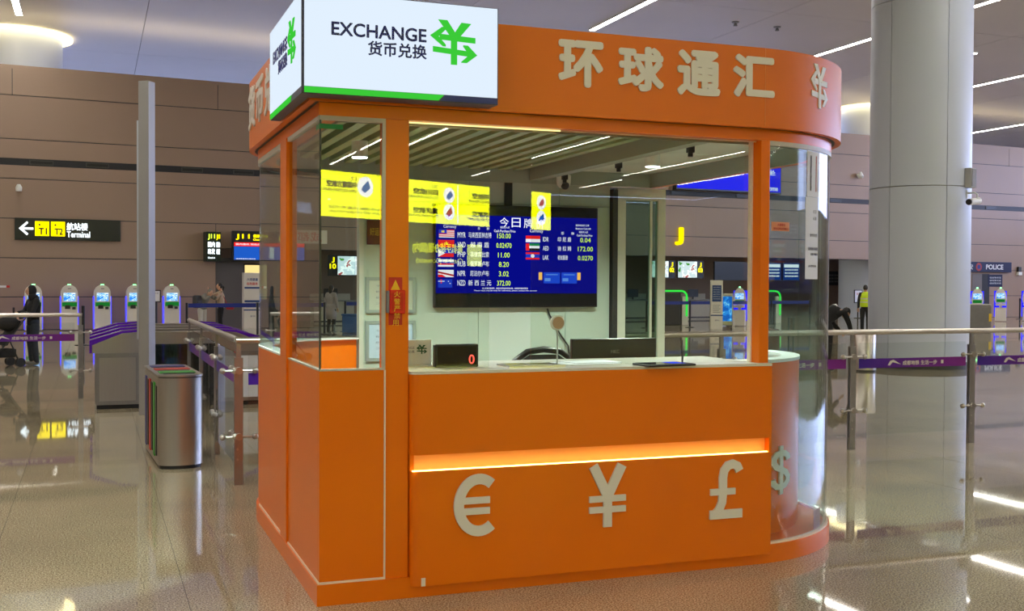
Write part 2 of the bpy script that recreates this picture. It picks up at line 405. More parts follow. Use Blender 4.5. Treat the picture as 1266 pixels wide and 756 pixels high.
# ---------------------------------------------------------------- big white column
t = thing('white_column', 'massive round white column behind the glass railing on the right', 'column', (14.12, 12.33, 0))
R_ = .945
cuts = [-180+15, -100, -30, 60, 195]
for zi, (z0, z1) in enumerate(((.12, 3.46), (3.475, 7.0), (7.015, CZ))):
    for a0, a1 in zip(cuts, cuts[1:]):
        G().ring(arc(0, 0, R_, a0+.35, a1-.35, 14), arc(0, 0, R_-.04, a0+.35, a1-.35, 14), z0, z1, closed=False).done('column_panel', COLM, t, smooth=40)
G().lathe([(R_-.05, 0), (R_-.05, CZ)], n=40).done('core', GREY, t)
G().lathe([(R_+.015, 0), (R_+.015, .13)], n=40).done('skirting', DARK, t, smooth=40)
# things fixed on the column
fa = math.atan2(CAM.y-12.33, CAM.x-14.12)
ca = fa+math.radians(63); px_, py_ = 14.12+R_*math.cos(ca), 12.33+R_*math.sin(ca)
t = thing('wall_speaker', 'flat grey loudspeaker box on the white column above the camera', 'speaker', (px_, py_, 3.44), ca+PI/2)
G().box(-.11, .11, -.13, 0, 0, .37, .012).done('case', M('speaker_grey', (.42, .42, .42), .5), t)
G().box(-.085, .085, -.142, -.13, .02, .35).done('grille', M('grille_grey', (.28, .28, .29), .6, bump=.4, scale=300), t)
t = thing('security_camera', 'white bullet security camera on the white column, pointing left', 'camera', (px_, py_, 3.12), ca+PI/2)
G().tube([(0, 0, .22), (0, -.16, .22), (0, -.2, .19), (0, -.2, .08)], .018).done('bracket', WPAINT, t, smooth=True)
G().box(-.03, .03, -.015, 0, .12, .28).done('mount', WPAINT, t)
G().cyl((.06, -.2, .07), (-.42, -.24, .02), .062, n=18).done('body', WPAINT, t, smooth=40); G().cyl((-.42, -.24, .02), (-.45, -.2425, .018), .055, n=18).done('lens', BLACK, t)

# ---------------------------------------------------------------- the kiosk
ZB, ZS, ZW, ZF, ZT = .105, 1.16, 2.417, 2.48, 2.925
CX, CR, KX, KY, BX = 2.48, 1.0, 3.48, 3.1, 1.0
def outline(o):
    return [(-o, -o)] + arc(CX, CR, CR+o, -90, 0, 24) + [(KX+o, KY+o)] + arc(BX, KY-CR, CR+o, 90, 180, 24)
K = thing('exchange_kiosk', 'bright orange money exchange kiosk with rounded corner and glass windows', 'kiosk')
G().prism(outline(.014), 0, ZB).done('plinth', ORANGE, K, smooth=30)
G().prism(outline(-.30), ZB, ZB+.006).done('floor_sheet', GREY, K)
# lower panels
tr = G().box(.004, .325, -.006, .01, ZB, ZB+.010).box(.325, .333, -.006, .01, ZB, ZS).box(-.006, .01, 0, .935, ZB, ZB+.010).box(-.006, .01, 1.17, 2.1, ZB, ZB+.012)
tr.done('edge_trim', TRIM, K)
G().box(0, .325, .001, .04, ZB+.01, ZS, .002).done('front_panel', ORANGE, K)
G().box(0, .04, .04, .935, ZB+.01, ZS, .002).done('side_panel', ORANGE, K)
G().box(-.012, .05, .94, 1.155, ZB, ZW, .004).done('side_post', ORANGE, K)
sp = [(0, 1.165)] + arc(BX, KY-CR, CR, 180, 98, 24); sq = [(.04, 1.165)] + arc(BX, KY-CR, CR-.04, 180, 98, 24)
G().ring(sp, sq, ZB+.012, ZS, closed=False).done('curved_panel', ORANGE, K, smooth=30)
sp2 = [(.0, 1.165)] + arc(BX, KY-CR, CR-.0, 180, 98, 24); sq2 = [(.09, 1.165)] + arc(BX, KY-CR, CR-.09, 180, 98, 24)
G().ring(sp2, sq2, ZS, ZS+.012, closed=False).done('sill', WPAINT, K, smooth=30)
G().box(.331, .452, 0, .12, ZB, ZW, .003).done('front_post', ORANGE, K)
G().box(2.515, 2.575, 0, .115, ZB, ZW, .003).done('front_post', ORANGE, K)
G().ring(outline(.004), outline(-.115), ZW, ZF).done('ring_beam', ORANGE, K, smooth=30)
G().ring(outline(.06), outline(.02), ZF, ZT).done('fascia', ORANGE2, K, smooth=30)
G().ring(outline(-.117), outline(-.127), 2.405, 2.60).done('beam_lining', M('lining_grey', srgb(150, 160, 148), .45), K, smooth=30)
G().prism(outline(.0), 2.60, 2.66).done('roof', DARK, K)
G().ring(outline(.025), outline(-.10), ZF, 2.60).done('roof_frame', DARK, K)
G().box(2.4985, 2.501, -.0612, -.058, ZF, ZT).done('fascia_seam', M('seam_orange', srgb(236, 150, 70), .4), K)
# front glazing
G().box(.452, .918, .100, .108, 1.152, ZW).done('window_pane', GL_FRONT, K)
G().box(1.15, 2.515, .085, .093, 1.152, ZW).done('window_pane', GL_FRONT, K)
G().box(2.505, 2.515, .08, .115, 1.152, ZW).done('pane_channel', TRIM, K)
G().box(.452, 1.30, .05, .058, ZW-.007, ZW-.001).done('led_strip', EM('warm_led', (1, .84, .30), 1.1), K)
G().box(1.30, 2.515, .05, .058, ZW-.006, ZW-.001).done('led_fade', TRIM, K)  # pale stretch colouring in where the LED line fades out
G().box(.006, .331, .006, .014, ZS, ZW).done('corner_pane', GL_FRONT, K)
G().box(.006, .014, .014, .94, ZS, ZW).done('side_pane', GL_SIDE, K)
G().ring([(.006, 1.16)] + arc(BX, KY-CR, CR-.006, 180, 98, 24), [(.014, 1.16)] + arc(BX, KY-CR, CR-.014, 180, 98, 24), ZS, ZW, closed=False).done('curved_pane', GL_CURVE, K, smooth=30)
G().ring(arc(CX, CR, CR-.004, -84, 0, 30), arc(CX, CR, CR-.014, -84, 0, 30), ZB, ZW, closed=False).done('curved_pane', GL_CURVE, K, smooth=30)
G().box(KX-.014, KX-.004, CR+.006, 1.62, ZB, ZW).done('side_pane', GL_SIDE, K)
g = G().box(0, .331, -.004, .02, ZW-.022, ZW).box(.315, .331, -.004, .018, ZS, ZW-.022).box(-.004, .02, .02, .94, ZW-.022, ZW)
g.box(0, .331, -.002, .02, ZS, ZS+.01).box(-.002, .02, .02, .94, ZS, ZS+.008)
g.ring([(-.003, 1.16)] + arc(BX, KY-CR, CR+.003, 180, 98, 24), [(.02, 1.16)] + arc(BX, KY-CR, CR-.02, 180, 98, 24), ZW-.03, ZW, closed=False)
g.done('glazing_trim', M('trim_greywhite', srgb(196, 190, 178), .4), K)
g = G().ring(arc(CX, CR, CR+.003, -84.6, 0, 30), arc(CX, CR, CR-.02, -84.6, 0, 30), ZW-.026, ZW, closed=False)
g.done('glazing_trim', M('trim_greywhite', (1, 1, 1)), K)
G().ring(arc(CX, CR, CR+.006, -84.6, 0, 30), arc(CX, CR, CR-.022, -84.6, 0, 30), ZB, ZB+.012, closed=False).done('base_trim', TRIM, K)
G().box(-.001, .0065, -.001, .0065, ZS, ZW).done('corner_seal', M('seal_dark', (.02, .03, .028), .4), K)
g = G().box(-.002, -.0005, .0, .085, 2.352, 2.376).box(0, .115, -.002, -.0005, 2.352, 2.376); g.done('green_tape', M('tape_green', srgb(22, 140, 70), .5), K)
# ceiling of the kiosk
g0 = None
SLAT = M('slat_olive', srgb(160, 174, 120), .4)
for i in range(17):
    x = .12+i*.125
    if g0 is None: g0 = G().box(0, .062, .125, 2.98, 2.505, 2.545).done('ceiling_slat', SLAT, K); o = g0
    else: o = g0.copy(); COL.objects.link(o)
    o.location.x = x
G().box(.1, 2.28, .12, 2.98, 2.585, 2.60).done('ceiling_backing', M('slat_dark', srgb(34, 36, 26), .6), K)
CPAN = M('kiosk_ceiling_sheet', srgb(214, 222, 208), .45)
for j in range(4):
    ya, yb = .14+j*.71, .14+j*.71+.70
    ys = [ya+(yb-ya)*i/8 for i in range(9)]
    G().prism([(2.37, ya)] + [(min(3.35, CX+math.sqrt(max(.0, .87**2-max(0, 1-y)**2))) if y < 1 else 3.35, y) for y in ys] + [(2.37, yb)], 2.52, 2.535).done('ceiling_sheet', CPAN, K)
G().box(2.27, 2.36, .115, 2.98, 2.43, 2.585).done('ceiling_beam', M('beam_grey', srgb(158, 164, 146), .45), K)
for y in (.55, 1.55, 2.5):
    q = G().box(2.36, 2.40, y, y+.035, 2.40, 2.50).cyl((2.38, y+.017, 2.40), (2.38, y+.017, 2.375), .016, n=10).done('track_clip', BLACK, K)
# back wall panels, upper row and lower row
xs = [.905, 1.24, 1.86, 2.62, 3.02]
for a, b in zip(xs, xs[1:]): G().box(a+.002, b-.002, 3.05, 3.07, ZB, 2.235).done('back_wall_panel', KWALL, K)
xs = [.905, 1.78, 2.08, 2.56, 3.42]
for a, b in zip(xs, xs[1:]): G().box(a+.002, b-.002, 3.05, 3.07, 2.435, 2.56).done('upper_wall_panel', KWALL, K); G().box(a+.002, b-.002 if b < 3 else 3.02, 3.05, 3.07, 2.24, 2.43).done('upper_wall_panel', KWALL, K)
G().box(.90, 3.03, 3.07, 3.10, ZB, 2.56).done('back_wall_core', GREY, K)
G().box(.88, .915, 3.02, 3.105, ZB, 2.417).done('corner_stile', M('stile_grey', srgb(190, 196, 186), .4), K)
G().box(2.078, 2.142, 3.035, 3.05, 2.2, 2.52).done('cable_trunking', BLACK, K)
# back door
dfm = M('door_frame_white', srgb(200, 204, 190), .4)
dr = G().box(3.075, 3.155, 3.02, 3.07, .11, 2.40).box(3.46, 3.53, 3.02, 3.07, .11, 2.40).box(3.155, 3.46, 3.02, 3.07, 2.30, 2.40).box(3.155, 3.46, 3.02, 3.07, .11, .24).box(3.39, 3.41, 3.03, 3.06, .24, 2.30).done('back_door', dfm, K)
G().box(3.155, 3.46, 3.04, 3.05, .24, 2.30).done('door_pane', glass('door_glass', (.55, .72, .64), .06), dr)
G().box(3.03, 3.072, 3.0, 3.09, .11, 2.385).done('door_jamb', M('jamb_dark', (.03, .032, .032), .4), K)
# low curved orange screen with white cap, right end
G().ring(arc(CX, CR, .82, -88, 5, 26), arc(CX, CR, .80, -88, 5, 26), ZB, 1.13, closed=False).done('curved_apron', ORANGE, K, smooth=30)
G().ring(arc(CX, CR, .80, -88, 5, 26), arc(CX, CR, .72, -88, 5, 26), ZB, 1.13, closed=False).done('apron_lining', WPAINT, K, smooth=30)
G().ring(arc(CX, CR, .825, -88.2, 5.2, 26), arc(CX, CR, .71, -88.2, 5.2, 26), 1.13, 1.15, closed=False).done('apron_cap', WPAINT, K, smooth=30)
# counter
ctr_plan = [(.455, .0)] + arc(.505, .0, .05, 180, 270, 6) + [(2.568, -.05), (2.568, .0)]
def cplan(back): return [(.455, back), (.455, .0)] + arc(.505, .0, .05, 180, 270, 8)[1:] + [(2.568, -.05), (2.568, .0), (2.512, .0), (2.512, back)]
CT = G().prism(cplan(.5)[:], .728, 1.135).prism([(.458, .03), (.458, .0)] + arc(.505, 0, .047, 180, 270, 8)[1:] + [(2.568, -.05), (2.568, .0), (2.512, 0), (2.512, .03)], .062, .645).box(.458, 2.512, .03, .06, .062, 1.1).box(.455, .476, -.02, .0, .645, .728).done('counter', ORANGE, K, smooth=30)
G().prism(cplan(.62), 1.136, 1.15).done('worktop', M('worktop_cream', srgb(222, 218, 204), .25, var=.02), CT)
G().box(2.552, 2.5675, -.0495, .012, .646, .727).done('recess_end', ORANGE, CT)
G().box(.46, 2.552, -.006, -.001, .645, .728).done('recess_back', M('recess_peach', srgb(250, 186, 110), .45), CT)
G().box(.462, 2.546, -.046, -.034, .6455, .651).done('light_strip', EM('amber_led', (1, .66, .14), 5), CT)
SYM = {'€': (.67, [([(.40+.34*math.cos(math.radians(t)), .5+.415*math.sin(math.radians(t))) for t in range(52, 309, 8)], .165), ([(0, .575), (.58, .575)], .105), ([(0, .405), (.58, .405)], .105)]),
       '¥': (.69, [([(.09, 1), (.345, .50)], .165), ([(.60, 1), (.345, .50)], .165), ([(.345, .54), (.345, 0)], .15), ([(.02, .46), (.67, .46)], .10), ([(.02, .285), (.67, .285)], .10)]),
       '£': (.66, [([(.60, .80), (.56, .885), (.47, .925), (.37, .90), (.30, .82), (.275, .70), (.275, .45), (.26, .28), (.20, .15), (.10, .06)], .155), ([(.02, .075), (.66, .075)], .15), ([(.03, .46), (.52, .46)], .11)]),
       '$': (.52, [([(.45, .70), (.42, .79), (.34, .84), (.25, .85), (.15, .82), (.09, .75), (.09, .66), (.14, .58), (.26, .51), (.38, .44), (.44, .35), (.43, .25), (.36, .18), (.26, .15), (.15, .17), (.08, .24), (.06, .32)], .125), ([(.26, 1), (.26, 0)], .085)])}
def symbol(s, x0, x1, z0, z1, mat, parent, fn, depth=.012):
    w, strokes = SYM[s]; g = G()
    for n_, (pts, th) in enumerate(strokes):
        P = [Vector(p) for p in pts]; Lf, Rg = [], []
        for i, p in enumerate(P):
            d = (P[min(i+1, len(P)-1)]-P[max(i-1, 0)]).normalized(); nn = Vector((-d.y, d.x))*th/2; Lf.append(p+nn); Rg.append(p-nn)
        f = lambda v, c: g.bm.verts.new(fn(x0+v.x/w*(x1-x0), z0+v.y*(z1-z0), c))
        dd = depth+.0001*n_; A = [f(v, 0) for v in Lf]; B = [f(v, dd) for v in Lf]; C_ = [f(v, dd) for v in Rg]; D = [f(v, 0) for v in Rg]
        for i in range(len(P)-1):
            for U, V in ((A, B), (B, C_), (C_, D), (D, A)): g._f([U[i], U[i+1], V[i+1], V[i]])
        g._f([A[0], B[0], C_[0], D[0]]); g._f([A[-1], B[-1], C_[-1], D[-1]])
    return g.done('currency_symbol', mat, parent)
for s, a, b, z0, z1 in (('€', .684, .900, .297, .62), ('¥', 1.426, 1.654, .293, .624), ('£', 2.160, 2.374, .288, .617)):
    symbol(s, a, b, z0, z1, WHITE, CT, lambda x, z, c: Vector((x, -.05-c, z)))
G().box(.508, .530, -.0515, -.05, .063, .105).done('corner_tape', TRIM, CT)
def cylmap(c, r):
    def f(a, b, w): t = math.radians(-90)+a/r; return Vector((c[0]+(r+w)*math.cos(t), c[1]+(r+w)*math.sin(t), b))
    return f
symbol('$', .82*math.radians(17.5), .82*math.radians(34), .333, .625, WHITE, K, cylmap((CX, CR), .82))
# fascia writing
for ch, a, b, z0, z1 in (('环', 1.237, 1.494, 2.632, 2.876), ('球', 1.582, 1.856, 2.633, 2.873), ('通', 1.938, 2.207, 2.629, 2.879), ('汇', 2.287, 2.558, 2.641, 2.88)):
    fm = cylmap((CX, CR), CR+.06)
    fn = lambda x, z, w: Vector((x, -.06-w, z)) if x < CX else fm(x-CX, z, w)
    txt(ch, a, b, z0, z1, -.06, WHITE, K, 'fascia_character', .04, .008, fn=fn)
emblem((CR+.06)*math.radians(20), (CR+.06)*math.radians(30.5), 2.625, 2.88, 0, WHITE, K, fn=cylmap((CX, CR), CR+.06), name='fascia_emblem')
lf = lambda x, z, w: Vector((-.06-w, -x, z))
for ch, a in (('货', -2.16), ('币', -1.80), ('兑', -1.42), ('换', -1.04)): txt(ch, a, a+.30, 2.60, 2.88, 0, WHITE, K, 'fascia_character', .03, .008, fn=lf)
# stickers on the panes
txt_paper = M('paper_white', srgb(226, 228, 240), .6); ink = M('ink_grey', (.14, .14, .2), .6); red_ink = M('ink_red', (.5, .05, .05), .6)
pr_ = cylmap((CX, CR), CR-.003)
def curved_sheet(a0, a1, z0, z1, lines, name):
    g = G(); P = [pr_(x, 0, 0) for x in [math.radians(a0+(a1-a0)*i/5)*(CR-.003) for i in range(6)]]; Q = [pr_(x, 0, .002) for x in [math.radians(a0+(a1-a0)*i/5)*(CR-.003) for i in range(6)]]
    g.ring([(p.x, p.y) for p in Q], [(p.x, p.y) for p in P], z0, z1, closed=False); sh = g.done(name, txt_paper, K)
    for s, u0, u1, zz0, zz1, mm in lines:
        txt(s, math.radians(a0+(a1-a0)*u0), math.radians(a0+(a1-a0)*u1), zz0, zz1, 0, mm, sh, 'print_line', .01, .001, fn=lambda x, z, w: pr_(x, z, .0025+w), res=2)
curved_sheet(23.5, 32.5, 1.63, 2.115, [('1 2 3', .55, .8, 2.02, 2.04, ink), ('6 5 8', .55, .8, 1.98, 2.0, ink), ('业务公告', .3, .9, 1.88, 1.9, ink), ('兑换须知事项说明', .15, .95, 1.80, 1.82, ink), ('请您仔细阅读', .35, .95, 1.77, 1.785, ink), ('办理时间', .2, .8, 1.70, 1.715, ink)], 'paper_notice')
curved_sheet(24.2, 33, 2.117, 2.385, [('l l l l', .66, .72, 2.15, 2.36, red_ink), ('兑换公告栏', .2, .3, 2.15, 2.36, ink)], 'paper_notice')
curved_sheet(6.5, 14.5, 1.905, 1.957, [('大额现金', .3, .75, 1.932, 1.949, red_ink), ('现场兑换请咨询柜台', .1, .92, 1.912, 1.926, red_ink)], 'warning_sticker')
[o for o in K.children if o.name.startswith('warning_sticker')][0].data.materials[0] = M('sticker_orange', srgb(226, 150, 110), .5)
G().ring(arc(CX, CR, CR-.018, -56, -49, 4), arc(CX, CR, CR-.021, -56, -49, 4), .118, .235, closed=False).done('pale_sticker', M('sticker_pink', srgb(214, 150, 170), .5), K)
# reflected sign painted in as mirrored text on the far corner pane
g = G().box(.25, .60, 2.86, 2.864, 1.885, 1.985); bn = g.done('reflected_banner', M('banner_white', srgb(190, 190, 185), .6), K)
bn.location = (0, 0, 0)
txt('成都美', .29, .56, 1.90, 1.97, 2.86, red_ink, bn, 'print_line', .01, .001, mirror=True)

# illuminated box sign on the corner
LB = thing('lightbox_sign', 'white backlit corner box sign reading EXCHANGE above the kiosk', 'sign', (-.123, -.2, 2.487))
SG = .48
G().box(0, .978, 0, .13, 0, SG, .002).box(0, .055, .13, .985, 0, SG, .002).done('case', M('sign_case', srgb(64, 66, 90), .4), LB)
WEM = EM('lightbox_face', srgb(222, 236, 250), .68)
G().box(.012, .972, -.004, 0, .034, SG-.004).done('front_face', WEM, LB); G().box(-.004, 0, .012, .978, .034, SG-.004).done('side_face', WEM, LB)
NAVY = M('sign_navy', srgb(36, 46, 128), .4); GREEN = EM('sign_green', srgb(62, 206, 58), .62)
G().prism([(.012, .004), (.668, .004), (.697, .032), (.012, .032)], 0, .004, fn=lambda a, b, c: (a, -.004+c, b)).done('green_stripe', GREEN, LB)
G().prism([(.674, .004), (.972, .004), (.972, .032), (.703, .032)], 0, .004, fn=lambda a, b, c: (a, -.004+c, b)).done('navy_stripe', NAVY, LB)
G().prism([(.31, .004), (.978, .004), (.978, .032), (.285, .032)], 0, .004, fn=lambda a, b, c: (-.004+c, a, b)).done('green_stripe', GREEN, LB)
def logo(fn, nm=1):
    g = G(); txt_into(g, 'EXCHANGE', .139, .605, .280, .345, fn, .028, .003, 4); g.done('lettering', NAVY, LB)
    g = G(); txt_into(g, '货币兑换', .315, .606, .198, .268, fn, .022, .003, 4); g.done('lettering', NAVY, LB)
    emblem(.623, .865, .183, .398, 0, GREEN, LB, fn=fn, depth=.004)
logo(lambda a, b, c: Vector((a, -.004-c, b)))
logo(lambda a, b, c: Vector((-.004-c, .985-a*.985, b)))

# red warning label and small alarm box on the post
t = thing('alarm_box', 'small red alarm box with grey end on the left front post', 'alarm', (.346, 0, 1.442))
G().box(0, .082, -.03, 0, 0, .12, .006).done('case', M('alarm_red', srgb(226, 28, 30), .25), t); G().box(-.012, .0, -.028, 0, .004, .116, .004).done('end_cap', GREY, t)
G().box(.01, .07, -.0315, -.03, .015, .105).done('window', M('alarm_red2', srgb(205, 20, 26), .15), t)
t = thing('warning_label', 'tall red fire warning label with yellow print on the left front post', 'label', (.348, 0, 1.385))
G().box(0, .070, -.002, 0, 0, .24).done('sheet', M('label_red', srgb(196, 34, 26), .5), t)
yl = M('label_yellow', srgb(245, 200, 40), .5)
G().prism([(.01, .175), (.06, .175), (.035, .228)], 0, .001, fn=lambda a, b, c: (a, -.002-c, b)).done('triangle', yl, t)
for i, ch in enumerate('火警严禁用'): 
    z = .165-i*.036; yy = -.002 if (z+.0 < .05 or z > .18) else -.0322
    txt(ch, .02, .052, z-.025, z+.005, yy, yl, t, 'lettering', .01, .001)

# ---------------------------------------------------------------- inside the kiosk
TV = thing('rate_display', 'large wall screen listing currency flags and rates on a blue field', 'screen', (1.474, 2.985, 1.401))
X0, Z0 = 1.474, 1.401
G().box(0, 1.408, 0, .055, 0, .822, .006).done('frame', BLACK, TV)
G().box(.01, 1.398, -.0015, 0, .115, .735).done('panel', SCREENBLUE, TV)
G().box(.01, 1.398, -.0012, 0, .735, .815).done('black_bar', M('screen_black', (.01, .01, .012), .12), TV); G().box(.01, 1.398, -.0012, 0, .008, .115).done('black_bar', M('screen_black', (.01, .01, .012), .12), TV)
G().box(.3, .9, .055, .062, .2, .6).done('bracket', DARK, TV)
fnv = lambda a, b, c: Vector((a-X0, -.0015-c, b-Z0))
def W(s, a, b, z0, z1, g=None, bold=.01): q = G(); txt_into(q, s, a, b, z0, z1, fnv, bold, .0008, 2); q.done('rate_figure' if g else 'print_line', g or TXTW, TV)
for ch, a, z in (('今', 2.016, 2.044), ('日', 2.118, 2.044), ('牌', 2.223, 2.040), ('价', 2.325, 2.036)): W(ch, a, a+.076, z+.004, z+.080, bold=.004)
W('Currency', 1.545, 1.65, 2.024, 2.056); W('Currency', 2.275, 2.39, 2.003, 2.035); W('币', 1.83, 1.848, 2.02, 2.045); W('种', 1.905, 1.925, 2.02, 2.045); W('币', 2.55, 2.575, 1.995, 2.02); W('种', 2.64, 2.665, 1.995, 2.02)
W('现钞买入价', 2.02, 2.10, 2.036, 2.054); W('Cash Purchase Price', 1.968, 2.15, 2.006, 2.026); W('现钞卖出价 汇率', 2.68, 2.80, 2.068, 2.084); W('Banknote Cash,100', 2.68, 2.815, 2.04, 2.056); W('现钞买入价', 2.71, 2.79, 2.012, 2.03); W('Cash Purchase Price', 2.69, 2.83, 1.985, 2.003)
rows = [('MYR', '马来西亚林吉特', '150.00', 1.957), ('VND', '越 南 盾', '0.02470', 1.880), ('PHP', '菲律宾比索', '11.00', 1.803), ('RUB', '俄罗斯卢布', '8.20', 1.728), ('NPR', '尼泊尔卢布', '3.02', 1.652), ('NZD', '新 西 兰 元', '372.00', 1.577)]
for c, n, v, z in rows:
    W(c, 1.662, 1.728, z, z+.042); W(n, 1.752 if len(n) > 6 else 1.768, 1.945 if len(n) > 6 else 1.925, z, z+.044)
    wv = {4: .085, 5: .10, 6: .115, 7: .13}[len(v)]; W(v, 2.052-wv/2, 2.052+wv/2, z, z+.040, TXTY, .012)
for c, n, v, z in (('IDR', '印 尼 盾', '0.04', 1.938), ('AED', '迪 拉 姆', '172.00', 1.865), ('LAK', '老挝基普', '0.0270', 1.79)):
    W(c, 2.39, 2.44, z, z+.036); W(n, 2.52, 2.64 if v != '0.0270' else 2.61, z, z+.038); wv = {4: .095, 6: .135}[len(v)]; W(v, 2.768-wv/2, 2.768+wv/2, z-.002, z+.036, TXTY, .012)
W('以上价格仅供参考，具体以实际成交价格为准，如有疑问请咨询柜台', 1.87, 2.26, 1.548, 1.562); W('These rates may be only for reference, please contact the counter', 1.80, 2.34, 1.530, 1.542, bold=.004)
FM = [EM('flag_red', srgb(225, 35, 40), .66), EM('flag_white', (.85, .87, .95), .66), EM('flag_blue', srgb(30, 60, 190), .66), EM('flag_yellow', srgb(255, 220, 40), .66), EM('flag_green', srgb(20, 130, 70), .66), EM('flag_black', (.02, .02, .02), .5)]
def flag(x0, x1, z0, z1, bands, extra=()):
    g = G(); n = sum(b for _, b in bands); z = z1-Z0; a, b = x0-X0, x1-X0
    for c, h in bands:
        g.m = c; hh = (z1-z0)*h/n; g.box(a, b, -.0025, -.0015, z-hh, z); z -= hh
    for kind, c, p in extra:
        g.m = c; q = [(a+u*(b-a), z0-Z0+v*(z1-z0)) for u, v in p]; g.prism(q, 0, .001, fn=lambda u, v, w: (u, -.0025-w, v))
    g.done('flag', FM, TV)
star = [(.5+.22*(.75 if 1 else 1)*r*math.cos(PI/2+i*PI/5), .5+.33*r*math.sin(PI/2+i*PI/5)) for i in range(10) for r in ((1,) if i % 2 == 0 else (.4,))]
flag(1.508, 1.635, 1.955, 2.018, [(0, 1), (1, 1)]*4, [('q', 2, [(0, .5), (.5, .5), (.5, 1), (0, 1)]), ('q', 3, [(.15, .62), (.35, .62), (.35, .88), (.15, .88)])])
flag(1.502, 1.634, 1.878, 1.936, [(0, 1)], [('q', 3, star)])
flag(1.502, 1.630, 1.802, 1.860, [(2, 1), (0, 1)], [('q', 1, [(0, 0), (.45, .5), (0, 1)]), ('q', 3, [(.1, .4), (.2, .4), (.2, .6), (.1, .6)])])
flag(1.502, 1.630, 1.725, 1.783, [(1, 2), (2, 1.3), (0, 1.2), (1, 1.5)])
flag(1.502, 1.630, 1.643, 1.700, [(1, 1)], [('q', 0, [(0, .8), (1, .35), (1, .1), (0, .55)]), ('q', 5, [(0, .62), (1, .2), (1, .32), (0, .75)]), ('q', 0, [(0, 0), (.5, 0), (.25, .35), (0, .35)])])
flag(1.502, 1.618, 1.560, 1.626, [(2, 1)], [('q', 1, [(0, .72), (.45, .72), (.45, .8), (0, .8)]), ('q', 0, [(.18, .5), (.26, .5), (.26, 1), (.18, 1)]), ('q', 1, [(.7, .7), (.76, .7), (.76, .8), (.7, .8)]), ('q', 1, [(.82, .45), (.88, .45), (.88, .55), (.82, .55)])])
flag(2.24, 2.365, 1.930, 1.983, [(0, 1), (1, 1)])
flag(2.24, 2.360, 1.862, 1.920, [(4, 1), (1, 1), (5, 1)], [('q', 0, [(0, 0), (.25, 0), (.25, 1), (0, 1)])])
circ = [(.5+.14*math.cos(2*PI*i/14), .5+.26*math.sin(2*PI*i/14)) for i in range(14)]
flag(2.24, 2.360, 1.790, 1.848, [(0, 1), (2, 2), (0, 1)], [('q', 1, circ)])
CARD = EM('card_blue', srgb(28, 70, 205), .7); PALE = EM('card_pale', srgb(90, 140, 230), .7)
for a, b in ((2.397, 2.541), (2.555, 2.693)):
    g = G().box(a-X0, b-X0, -.0025, -.0015, 1.597-Z0, 1.687-Z0); g.m = 1; g.box(a-X0+.01, a-X0+.06, -.003, -.0025, 1.615-Z0, 1.64-Z0).box(a-X0+.02, b-X0-.02, -.003, -.0025, 1.665-Z0, 1.672-Z0); g.done('card_picture', [CARD, PALE], TV)
for a in (2.354, 2.696): G().box(a-X0, a-X0+.03, -.0025, -.0015, 1.625-Z0, 1.687-Z0).done('coin_picture', EM('coin', srgb(235, 180, 90), .8), TV)
# certificates and plaque
FR = M('frame_silver', srgb(150, 164, 168), .35, .3)
for n_, (z0, z1, lb) in enumerate(((1.36, 1.64, 'silver framed certificate, the upper of two on the kiosk back wall'), (.985, 1.30, 'silver framed certificate, the lower of two on the kiosk back wall'))):
    t = thing('framed_certificate', lb, 'certificate', (.935, 3.027, z0)); w_, h_ = .40, z1-z0
    g = G().box(0, w_, 0, .022, 0, .026).box(0, w_, 0, .022, h_-.026, h_).box(0, .026, 0, .022, .026, h_-.026).box(w_-.026, w_, 0, .022, .026, h_-.026); g.done('frame', FR, t)
    G().box(.026, w_-.026, .008, .022, .026, h_-.026).done('sheet', M('cert_paper%d' % n_, srgb(*((186, 194, 180) if n_ == 0 else (176, 200, 222))), .5), t)
    for k in range(4): txt(('个人本外币兑换', '特许业务经营许可', '经营地址 成都', '二零二三年')[k], .08, .32-.04*k, h_*.72-k*.045, h_*.72-k*.045+.018, .008, ink, t, 'print_line', 0, .0006, res=2)
t = thing('wall_plaque', 'dark red wooden plaque with gold script high on kiosk wall', 'plaque', (.945, 3.029, 1.892))
G().box(0, .15, 0, .02, 0, .19, .003).done('board', M('plaque_red', srgb(96, 34, 28), .4, var=.15, scale=30), t); txt('好运来', .02, .13, .07, .13, 0, M('gold_ink', srgb(210, 170, 40), .4), t, 'lettering', .005, .001)
# dome camera with cable
t = thing('dome_camera', 'white dome security camera hanging from the kiosk ceiling beam', 'camera', (2.555, 2.95, 2.375))
G().lathe([(.0, .0), (.035, .002), (.052, .02), (.058, .045), (.06, .10), (.055, .106)], n=22).done('housing', WPAINT, t, smooth=40); G().ball((0, -.03, .02), .036, n=14).done('lens', BLACK, t, smooth=True)
G().tube([(0, 0, .1), (0, .01, .13), (.02, .02, .2)], .008).done('cable', WPAINT, t)
# downlights
for n_, (x, y, z) in enumerate(((.565, 1.62, 2.40), (2.62, 1.52, 2.415))):
    t = thing('ceiling_downlight', ('white cylinder downlight lit behind the corner pane under the slats', 'white cylinder downlight lit near the kiosk right front window')[n_], 'light', (x, y, z))
    G().lathe([(.05, .004), (.052, .0), (.052, .105), (.02, .11)], n=22).done('can', WPAINT, t, smooth=40); G().cyl((0, 0, .002), (0, 0, -.002), .046, n=22).done('lens', EM('kiosk_lens', (.86, .95, 1), 30), t)
    ld_ = bpy.data.lights.new('lamp', 'SPOT'); ld_.energy = 130; ld_.color = (.86, 1, .88); ld_.spot_size = 2.6; ld_.spot_blend = .6; ld_.shadow_soft_size = .05; lo = bpy.data.objects.new('lamp', ld_); COL.objects.link(lo); lo.parent = t; lo.location = (0, 0, -.02)
